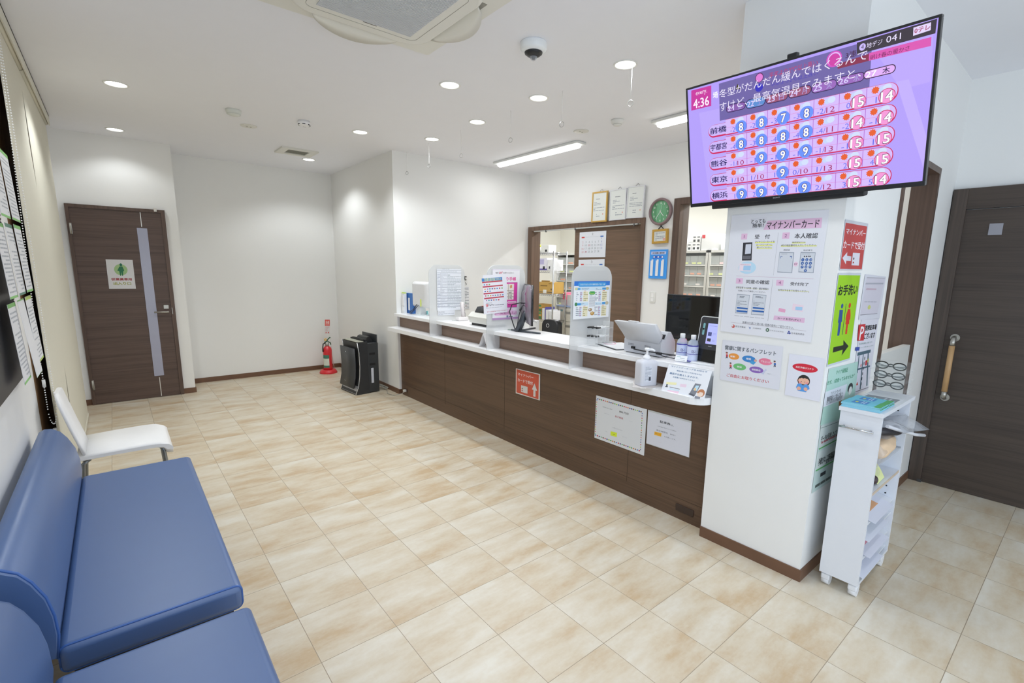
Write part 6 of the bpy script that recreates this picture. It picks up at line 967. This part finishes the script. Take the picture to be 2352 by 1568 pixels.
def carton(x0, y0, z0, x1, y1, z1, h, label, cat='box', group=None, marks=(), name='cardboard_box'):
    """a closed carton; marks: (dy0, dz0, dy1, dz1, colour) on the face towards the reception, as shares of it"""
    r = thing(name, label, cat, ((x0 + x1) / 2, (y0 + y1) / 2, z0), 0, group)
    part('box', boxes((x0, y0, z0, x1, y1, z1), bev=.002), r, M(h, .7, 0, .04))
    for a, b, c, d, col in marks:
        W_, H_ = y1 - y0, z1 - z0; part('print', boxes((x0 - .0012, y1 - c * W_, z0 + b * H_, x0 - .0002, y1 - a * W_, z0 + d * H_)), r, M(col, .6))
    return r
carton(5.22, 5.58, 1.115, 5.46, 5.90, 1.295, KR, 'large tan carton on the wire rack with white label', marks=((.3, .03, .55, .32, 'ecece8'), (.1, .62, .6, .72, '8a6a34'), (.0, .1, .28, .14, '2e3a58'), (.58, .1, 1, .14, '2e3a58'), (.85, .3, .93, .45, '6a5030'), (.7, .84, .9, .9, '8a6a34')))
r = carton(5.22, 5.92, 1.115, 5.46, 6.12, 1.235, KR, 'small open tan carton left of the large one on the rack')
f = MB(); f.loft([[Vector((5.22, 5.92, 1.235)), Vector((5.22, 6.12, 1.235))], [Vector((5.24, 5.89, 1.285)), Vector((5.2, 6.1, 1.29))]], False, False, False); f.loft([[Vector((5.46, 5.92, 1.235)), Vector((5.46, 6.12, 1.235))], [Vector((5.45, 5.9, 1.31)), Vector((5.45, 6.1, 1.31))]], False, False, False); part('open_flap', f, r, CARD)
for k, (z0_, z1_) in enumerate(((.695, .755), (.755, .815), (.815, .875), (.875, .935))):
    carton(5.22, 5.83, z0_ + .0005, 5.45, 6.05, z1_ - .0005, KR, ('bottom', 'second', 'third', 'topmost')[k] + ' tan carton with green corner in the lower rack stack', group='tan cartons stacked on the lower shelf', marks=((.62, .1, .98, .85, '3f7a4c'),) if k % 2 == 0 else ((.7, .4, .95, .9, '4a8a58'),))
for k, (y0_, y1_, z1_, c) in enumerate(((5.755, 5.815, .88, 'e8eaee'), (5.735, 5.75, .90, '6a64b0'), (5.665, 5.73, .86, 'e8eaee'), (5.60, 5.655, .845, 'e4e6ea'))):
    carton(5.22, y0_, .695, 5.42, y1_, z1_, c, ('white medicine carton next to the tan stack', 'thin purple carton between white cartons', 'white medicine carton right of the purple one', 'white medicine carton at the rack post')[k], name='medicine_carton', group='cartons standing on the lower rack shelf')
for k, (y0_, y1_, z0_, z1_, c, mk) in enumerate(((5.74, 5.97, 1.47, 1.665, 'e2e2ee', ((0, .06, 1, .16, '4a38a0'), (.15, .5, .7, .9, 'b8b4dc'), (.6, .1, .8, .35, '2a2c34'))), (5.60, 5.73, 1.47, 1.64, 'e6e7ea', ((.3, .15, .6, .4, '2a2c34'),)), (5.985, 6.12, 1.47, 1.66, 'e4e5ea', ()))):
    carton(5.23, y0_, z0_, 5.45, y1_, z1_, c, ('white carton with purple stripe on the second rack shelf', 'white carton beside the purple striped one', 'plain white carton partly behind the door frame')[k], name='medicine_carton', group='cartons on the second rack shelf', marks=mk)
for k, (y0_, y1_, z1_, c) in enumerate(((5.78, 5.95, 1.20 + .345, 'e8e8ea'), (5.60, 5.76, 1.19 + .34, 'e4e4e8'), (5.97, 6.1, 1.52, 'e4e4e8'))):
    pass
carton(5.24, 5.72, 1.75, 5.4, 5.9, 1.865, 'e6e8e6', 'white box with black square on top of the wire rack', name='medicine_carton', marks=((.55, .1, .8, .4, '26282a'),))
f = MB(); f.lathe([(.035, 0), (.035, .06), (.02, .085), (.012, .09), (.012, .1)], (5.3, 5.99, 1.75), 20); r = thing('plastic_bottle', 'small white bottle with lime cap on top of the rack', 'bottle', (5.3, 5.99, 1.75)); part('bottle', f, r, M('eceee8', .4)); f = MB(); f.cyl((5.3, 5.99, 1.84), (5.3, 5.99, 1.88), .016); part('cap', f, r, M('d8e840', .4))
# drawer cabinets
CAB = M('c9cac4', .45, 0, .02); TRAY = CLEAR('c4cac8', .6, .12, 'clear_drawer')
def cabinet(y0, y1, label, seed):
    rnd = random.Random(seed); r = thing('drawer_cabinet', label, 'cabinet', (6.2, (y0 + y1) / 2, 0), 0, 'drug drawer cabinets in the dispensary')
    f = boxes((6.0, y0, 0, 6.4, y0 + .03, 1.77), (6.0, y1 - .03, 0, 6.4, y1, 1.77), (6.0, y0, 1.74, 6.4, y1, 1.77), (6.37, y0, 0, 6.4, y1, 1.77)); part('carcass', f, r, CAB)
    for k in range(8):
        z = 1.585 - k * .14
        part('shelf', boxes((6.0, y0 + .03, z - .018, 6.37, y1 - .03, z)), r, M('dcddd8', .4))
        n = 4
        w = (y1 - y0 - .06) / n
        for j in range(n):
            part('clear_drawer', boxes((6.012, y0 + .032 + j * w, z + .004, 6.018, y0 + .028 + (j + 1) * w, z + .115)), r, TRAY)
        f = MB(); f2 = MB()
        for j in range(n * 2):
            y = y0 + .05 + (y1 - y0 - .12) * rnd.random(); hh = rnd.uniform(.03, .08); wd_ = rnd.uniform(.03, .08)
            f.box(6.05, y, z, 6.2, y + wd_, z + hh)
        part('contents', f, r, M(rnd.choice(['b8b4b0', 'c8b8a8', 'd0ccc8', 'a8aab0']), .7, 0, .2, 9))
        f = MB()
        for j in range(n):
            if rnd.random() < .7: a = y0 + .05 + j * w + rnd.random() * .05; f.box(6.008, a, z + .008, 6.012, a + w * .5, z + .03)
        if len(f.bm.verts): part('drawer_tag', f, r, M(rnd.choice(['e8e4e0', 'e0a890', 'd8e0a0', 'e8c8c8']), .7))
        else: f.bm.free()
    return r
cabinet(5.42, 6.34, 'grey drawer cabinet behind the wire rack through the doorway', 1); cabinet(4.46, 5.40, 'grey drawer cabinet behind the sliding door edge', 5)
cabinet(3.46, 3.98, 'drawer cabinet on the left through the pharmacy hatch', 2); cabinet(2.92, 3.45, 'drawer cabinet on the right through the pharmacy hatch', 3)
BX = 'small white medicine carton stacked above the hatch cabinets'
k = 0
for row, (z0_, ys) in enumerate(((1.771, (3.87, 3.80, 3.73, 3.66, 3.60)), (1.871, (3.87, 3.80, 3.66, 3.60)))):
    for i, y in enumerate(ys):
        carton(6.03, y, z0_, 6.2, y + .062, z0_ + .098, 'e8e9e8', ('first', 'second', 'third', 'fourth', 'fifth')[i] + ' white carton from the left in the ' + ('lower' if row == 0 else 'upper') + ' row on the hatch cabinets', group='small cartons on the hatch cabinets', name='medicine_carton', marks=((.25, .15, .75, .45, '2c3030'), (.2, .7, .8, .85, '90c080' if i < 2 else '6a6e70')))
carton(6.02, 3.33, 1.771, 6.3, 3.58, 1.98, 'd6d8d6', 'large pale carton with red mark above the hatch cabinets', name='medicine_carton', marks=((.02, .75, .2, .95, 'c83840'),))
carton(6.0, 3.15, 1.771, 6.2, 3.29, 1.90, 'ecece8', 'white carton with yellow dot above the right hatch cabinet', name='medicine_carton', marks=((.8, .45, .9, .6, 'd8c830'), (.4, .12, .75, .22, '2a2c2c')))
r = thing('purple_carton', 'small purple and white cartons beside the yellow dotted carton', 'box', (6.1, 3.08, 1.771)); part('box', boxes((6.03, 3.03, 1.771, 6.15, 3.12, 1.815)), r, M('d8c458')); part('upper_box', boxes((6.03, 3.03, 1.815, 6.15, 3.12, 1.83), (6.03, 3.04, 1.86, 6.15, 3.1, 1.91)), r, M('6a68b8')); part('middle_box', boxes((6.035, 3.03, 1.83, 6.15, 3.12, 1.86)), r, M('e6e6ea'))
# high window with a hanging charm
f = boxes((7.06, 3.75, 2.05, 7.1, 3.79, 2.7), (7.06, 2.9, 2.05, 7.1, 2.94, 2.7), (7.06, 2.9, 2.66, 7.1, 3.79, 2.7), (7.04, 2.88, 2.03, 7.1, 3.81, 2.06)); w = struct('window_3', f, M('d6d6d0', .4)); struct('pane', boxes((7.085, 2.94, 2.06, 7.095, 3.75, 2.66)), M('8f9699', .3), w)
r = thing('wall_charm', 'narrow paper charm with red cord beside the high dispensary window', 'charm', (7.03, 3.70, 2.07)); f = MB(); f.prism([(3.68, 2.09), (3.745, 2.09), (3.735, 2.40), (3.70, 2.43), (3.67, 2.40)], 7.03, 7.045, 'x'); part('paper', f, r, M('e6e0d0')); f = MB(); f.torus((7.028, 3.72, 2.30), .03, .005, (1, 0, 0)); f.torus((7.028, 3.69, 2.30), .02, .005, (1, 0, 0)); f.tube([(7.028, 3.71, 2.28), (7.028, 3.69, 2.22)], .004); part('knot', f, r, M('b84848')); part('dark_top', boxes((7.027, 3.685, 2.37, 7.03, 3.72, 2.41)), r, M('4a4438'))
# filing cabinet and its clutter
r = thing('filing_cabinet', 'grey filing cabinet with blue mat through the doorway', 'cabinet', (5.75, 5.55, 0))
part('body', boxes((5.5, 5.22, 0, 5.95, 5.72, .905)), r, M('cdccc4', .45)); part('blue_mat', boxes((5.48, 5.2, .905, 5.97, 5.76, .925)), r, M('9ab0d8', .5))
for k in range(4):
    z = .895 - (k + 1) * .215; o = part('drawer', boxes((5.49, 5.235, z, 5.50, 5.705, z + .205), bev=.002), r, M('d2d1c8', .45)); part('drawer_handle', boxes((5.482, 5.42, z + .12, 5.49, 5.56, z + .15)), o, M('8a8a86', .3, .5)); part('drawer_tag', boxes((5.486, 5.62, z + .15, 5.49, 5.67, z + .18)), o, M('7a9aa0'))
r = thing('file_tray', 'clear tray of papers and pink files on the grey filing cabinet', 'tray', (5.6, 5.5, .925)); part('tray', boxes((5.5, 5.3, .926, 5.8, 5.68, .935), (5.5, 5.3, .935, 5.505, 5.68, 1.02)), r, CLEAR('e6e8ea', .5, .1, 'clear_plastic'))
part('pink_file', boxes((5.52, 5.58, .94, 5.7, 5.66, 1.13)), r, M('f07a98')); part('paper_pad', boxes((5.52, 5.38, .94, 5.54, 5.56, 1.10)), r, M('eceef0')); part('pink_note', boxes((5.498, 5.40, .95, 5.5, 5.45, 1.0)), r, M('f0a0a8'))
r = thing('document_envelope', 'upright tan envelope and papers behind the clear tray', 'envelope', (5.78, 5.45, .926)); part('envelope', boxes((5.79, 5.34, .926, 5.83, 5.60, 1.30)), r, M('c4a05a')); part('paper', boxes((5.76, 5.46, .94, 5.785, 5.66, 1.2)), r, M('d6d4d8'))
r = thing('plastic_bag', 'clear plastic bag of papers hanging on the rack post', 'bag', (5.19, 5.5, 1.2)); f = MB(); f.loft([[Vector((5.18, 5.56, 1.68)), Vector((5.19, 5.53, 1.69))], [Vector((5.16, 5.60, 1.50)), Vector((5.2, 5.38, 1.52))], [Vector((5.17, 5.60, 1.40)), Vector((5.19, 5.42, 1.38))], [Vector((5.18, 5.56, 1.30)), Vector((5.19, 5.52, 1.28))]], False, False); part('bag', f, r, CLEAR('e4e8ee', .5, .2, 'plastic_film'))
carton(6.02, 5.20, 1.771, 6.3, 5.64, 1.88, 'e2e4e0', 'lower flat carton with teal line on the doorway cabinet', group='flat cartons on the doorway cabinet', name='flat_carton', marks=((0, .1, 1, .2, '4aa088'),)); carton(6.02, 5.22, 1.881, 6.3, 5.62, 1.98, 'e2e4e0', 'upper flat carton with teal line on the doorway cabinet', group='flat cartons on the doorway cabinet', name='flat_carton', marks=((0, .1, 1, .2, '4aa088'), (.1, .8, .4, .88, 'e08890')))
single('sticky_note', boxes((6.008, 5.24, 1.84, 6.012, 5.34, 1.95)), M('ecc850'), 'yellow note stuck on the flat cartons through the doorway', 'note')
single('stool', boxes((5.3, 4.75, 0, 5.6, 5.15, .62)), M('c8c8c0'), 'low grey unit at the foot of the filing cabinet', 'cabinet')

# low white panel inside the opening beside the pillar
f = boxes((3.2325, .785, 0, 3.9045, .825, 1.045), bev=.002); single('low_panel', f, M('d6d7d4', .5), 'low white panel standing inside the dark framed opening', 'panel')

# ================================================================== white rolling cart beside the pillar
r = thing('rolling_cart', 'narrow white rolling cart of leaflets against the pillar', 'cart', (2.75, .635, 0))
CW = M('dfe2e8', .4, 0, .01)
part('front_panel', boxes((2.487, .556, .068, 2.503, .716, .877)), r, CW); part('rear_panel', boxes((2.945, .556, .068, 2.96, .716, .877)), r, CW)
part('top_board', boxes((2.48, .552, .877, 3.005, .722, .895)), r, CW); part('bottom_board', boxes((2.503, .556, .068, 2.945, .716, .083)), r, CW)
part('side_board', boxes((2.503, .70, .083, 2.945, .714, .877)), r, CW); part('middle_shelf', boxes((2.503, .56, .505, 2.945, .70, .52)), r, CW)
part('shelf_edge', boxes((2.503, .558, .506, 2.945, .56, .519)), r, M('c9b8a4', .6))
f = MB(); f.cyl((2.465, .575, .808), (2.465, .71, .808), .0042, seg=12); f.cyl((2.465, .59, .808), (2.487, .59, .808), .004); f.cyl((2.465, .695, .808), (2.487, .695, .808), .004); part('handle', f, r, CHROME)
for x in (2.525, 2.91):
    for y in (.578, .692):
        f = MB(); f.cyl((x, y - .016, .026), (x, y + .016, .026), .026, seg=20); f.box(x - .028, y - .019, .03, x + .022, y + .019, .06, bev=.006); f.cyl((x, y, .06), (x, y, .069), .012); part('caster', f, r, M('e6e8ec', .4))
f = MB()
for x, z in ((2.88, .82), (2.88, .66), (2.90, .42), (2.90, .38), (2.90, .30)): f.cyl((2.944, .60, z), (2.9455, .60, z), .004, seg=8)
part('peg_holes', f, r, BK)
# leaflets on top
for i in range(11):
    w_ = .148; x0_ = 2.485 + .002 * random.random(); it = [['r', 0, 0, 105, 148, '6fc0dc'], ['r', 0, 122, 105, 148, '54a868'], ['r', 20, 30, 85, 90, '4a88cc'], ['e', 40, 40, 60, 52, 'd8dc60'], ['b', 30, 62, 80, 82, 2, 'd0e4f4']] if i in (6, 10) else [['r', 0, 0, 105, 148, '7cc8e0'], ['r', 0, 122, 105, 148, '5aac6c']]
    z = .8955 + (i % 7) * .0032; dx = 0 if i < 7 else .109
    if i >= 7: z = .8955 + (i - 7) * .0052
    me = sheet_mesh('leaflet', .105, .148, it, '8fd0e6', .0028)
    o = bpy.data.objects.new('leaflet', me); COL.objects.link(o)
    m = frame_of((x0_ + dx + .0, .716 + random.uniform(-.003, .003), z), (1, .03 * random.uniform(-1, 1), 0), (.0, -1, 0)); o.matrix_basis = m
    nm = ('bottom', 'second', 'third', 'fourth', 'fifth', 'sixth', 'topmost')
    props(o, (nm[i] + ' blue and green leaflet in the pile by the cart handle') if i < 7 else (('bottom', 'second', 'third', 'topmost')[i - 7] + ' blue and green leaflet in the pile nearer the glasses rack'), 'leaflet', 'blue and green leaflets on the cart')
sheet_at('grey_leaflet', .14, .15, [['r', 10, 8, 125, 140, '8a8f98'], ['b', 30, 25, 80, 60, 2, 'dfe2e8'], ['b', 30, 80, 110, 120, 2, 'c8ccd4']], (2.715, .716, .8955), (1, 0, 0), (0, -1, 0), 'e2e4ea', None, 'grey and white leaflet lying behind the blue piles', 'leaflet')
# reading glasses rack
r = thing('glasses_rack', 'clear acrylic rack with three tiers at the back of the cart', 'rack', (2.92, .65, .8955))
CA = CLEAR('dfe4e6', .05, .05, 'clear_acrylic')
part('side_plate', boxes((2.865, .575, .8955, 2.869, .73, 1.06)), r, CA); part('side_plate', boxes((2.99, .575, .8955, 2.994, .73, 1.06)), r, CA)
for z in (.925, .972, 1.02):
    part('tier', boxes((2.869, .57, z, 2.99, .725, z + .003), (2.869, .568, z, 2.99, .571, z + .014)), r, CA)
G0 = None
for z, l in ((1.0255, 'dark reading glasses on the top tier of the clear rack'), (.9775, 'dark reading glasses on the middle tier of the clear rack'), (.9305, 'dark reading glasses on the bottom tier of the clear rack')):
    if G0 is None:
        g = thing('reading_glasses', l, 'glasses', (2.905, .648, z), 0, 'reading glasses in the clear rack')
        f = MB()
        for s in (-1, 1):
            c = [(0, s * .036 + .026 * math.cos(a), .019 + .017 * math.sin(a)) for a in [2 * PI * k / 20 for k in range(21)]]; f.tube(c, .003, 6)
        f.tube([(0, -.010, .024), (-.002, 0, .027), (0, .010, .024)], .003, 6); part('rim', f, g, M('17130f', .3), True)
        f = MB()
        for s in (-1, 1): f.tube([(0, s * .062, .022), (.02, s * .06, .02), (.03, s * .03, .012), (.032, s * -.05, .008)], .003, 6); f.ball((0, s * .063, .022), .003, 8)
        part('temple', f, g, M('17130f', .3), True)
        f = MB()
        for s in (-1, 1): f.loft([[Vector((.0005 * q, s * .036 + .024 * math.cos(a), .019 + .015 * math.sin(a))) for a in [2 * PI * k / 16 for k in range(16)]] for q in (-1, 1)])
        part('lens', f, g, CLEAR('e0e4e4', .15, .03, 'lens'), True); G0 = g
    else: g = copy_tree(G0); g.location = (2.905, .648, z); g['label'] = l
# bag, cloth, note and leaflets on the shelves
FILM = CLEAR('c9cdd4', .5, .15, 'plastic_film')
r = thing('zip_bag', 'clear zip bag with a dark case sticking out of the cart', 'bag', (2.75, .56, .72))
f = MB(); rows = []
for i in range(9):
    t_ = i / 8; x = 2.56 + .36 * t_; rows.append([Vector((x, .66, .80 + .02 * math.sin(5 * t_))), Vector((x + .02, .56, .83 - .03 * t_ + .015 * math.sin(9 * t_))), Vector((x + .05, .50 - .03 * t_, .80 - .05 * t_)), Vector((x + .03, .55, .76 - .02 * t_)), Vector((x, .66, .755))])
f.loft(rows, False); part('film', f, r, FILM)
f = MB(); f.tube([(2.53, .545, .835), (2.64, .52, .80), (2.76, .485, .765), (2.83, .465, .752)], .008, 6); part('zip_edge', f, r, CLEAR('e2e4ea', .7, .2, 'zip'))
f = MB(); f.tube([(2.55, .60, .795), (2.65, .565, .78), (2.75, .55, .765), (2.8, .57, .765)], .018, 10); part('dark_case', f, r, M('3a383c', .4))
r = thing('beige_bundle', 'soft beige cloth bundle in a clear bag below the zip bag', 'cloth', (2.64, .62, .64))
f = MB(); q = bmesh.ops.create_icosphere(f.bm, subdivisions=4, radius=1)
for v in q['verts']:
    n_ = math.sin(v.co.x * 5 + 1) * math.cos(v.co.z * 6) * .06 + math.sin(v.co.y * 7) * .04
    v.co = Vector((2.68 + v.co.x * .145 * (1 + n_), .605 + v.co.y * .065 * (1 + n_), .70 + v.co.z * .056 * (1 + n_)))
for fc in f.bm.faces: fc.smooth = True
part('cloth', f, r, M('dcc0a0', .85, 0, .05, 60))
f = MB(); rows = []
for i in range(10):
    t_ = i / 9; x = 2.52 + .40 * t_; w_ = .072 * (1 - .5 * t_); rows.append([Vector((x, .615 + w_ * math.cos(a) * (1 + .1 * math.sin(4 * a + i)), .70 - .02 * t_ + (.056 - .03 * t_) * math.sin(a) * (1 + .1 * math.cos(3 * a + i)))) for a in [2 * PI * k / 12 for k in range(12)]])
f.loft(rows); part('bag', f, r, CLEAR('dfe2e6', .25, .15, 'plastic_film'))
single('added_support', boxes((2.503, .565, .63, 2.945, .70, .64)), CLEAR('dfe4e8', .3, .1, 'added_clear_board'), 'clear board added to hold up the beige bundle', 'shelf')  # made-up board added under the bundle to support it; no shelf seen here
r = thing('note_pouch', 'clear pouch with pale yellow note and dark item on the middle shelf', 'pouch', (2.64, .62, .5205))
f = MB(); f.loft([[Vector((2.64, .572, .522)), Vector((2.765, .576, .523))], [Vector((2.64, .59, .56)), Vector((2.755, .594, .562))], [Vector((2.645, .60, .595)), Vector((2.70, .604, .61))]], False, False); part('yellow_note', f, r, M('e0e6a4', .7))
f = MB(); f.ball((2.625, .59, .545), .028, 12, (1, .8, .8)); part('dark_item', f, r, M('3a2a30', .3)); f = MB(); f.loft([[Vector((2.57 + .16 * math.cos(a) * k + .07, .625 + .05 * math.sin(a) * k, z)) for a in [2 * PI * j / 12 for j in range(12)]] for z, k in ((.522, .95), (.56, .9), (.60, .6), (.615, .2))]); part('pouch_film', f, r, CLEAR('d4d8de', .22, .1, 'plastic_film'))
for i, (x0_, z, out, col, l) in enumerate(((2.50, .36, .075, 'e0a878', 'leaflet with orange picture on the upper leaflet tier of the cart'), (2.48, .29, .04, '5ac098', 'leaflet with green picture on the second leaflet tier of the cart'), (2.50, .185, .07, 'e096a4', 'leaflet with pink picture on the third leaflet tier of the cart'), (2.48, .105, .035, '4a88c8', 'leaflet with blue picture on the lowest leaflet tier of the cart'))):
    it = [['b', 120, 8, 280, 22, 2, '8a90a0'], ['r', 30, 30, 225, 100, col], ['e', 90, 45, 130, 80, 'd8d4d4'], ['e', 140, 50, 175, 85, 'f0ece8'], ['e', 100, 55, 118, 72, '8a7a80']]
    sheet_at('leaflet', .297, .15, it, (2.515 + (.06 if out > .05 else 0), .69 - .0, z + .03), (1, 0, .0), (0, -1, -.22), 'dfe1ec', None, l, 'leaflet', 'leaflets on the lower cart tiers')
    part_ = thing('leaflet_tier', ('upper', 'second', 'third', 'lowest')[i] + ' slanted white tier holding a leaflet inside the cart', 'shelf', (2.7, .63, z - .01), 0, 'slanted tiers in the cart')
    f = MB(); f.loft([[Vector((2.505, .695, z + .028)), Vector((2.943, .695, z + .028)), Vector((2.943, .695, z + .022)), Vector((2.505, .695, z + .022))], [Vector((2.505, .565, z - .002)), Vector((2.943, .565, z - .002)), Vector((2.943, .565, z - .008)), Vector((2.505, .565, z - .008))]], True, True, False); part('board', f, part_, CW)
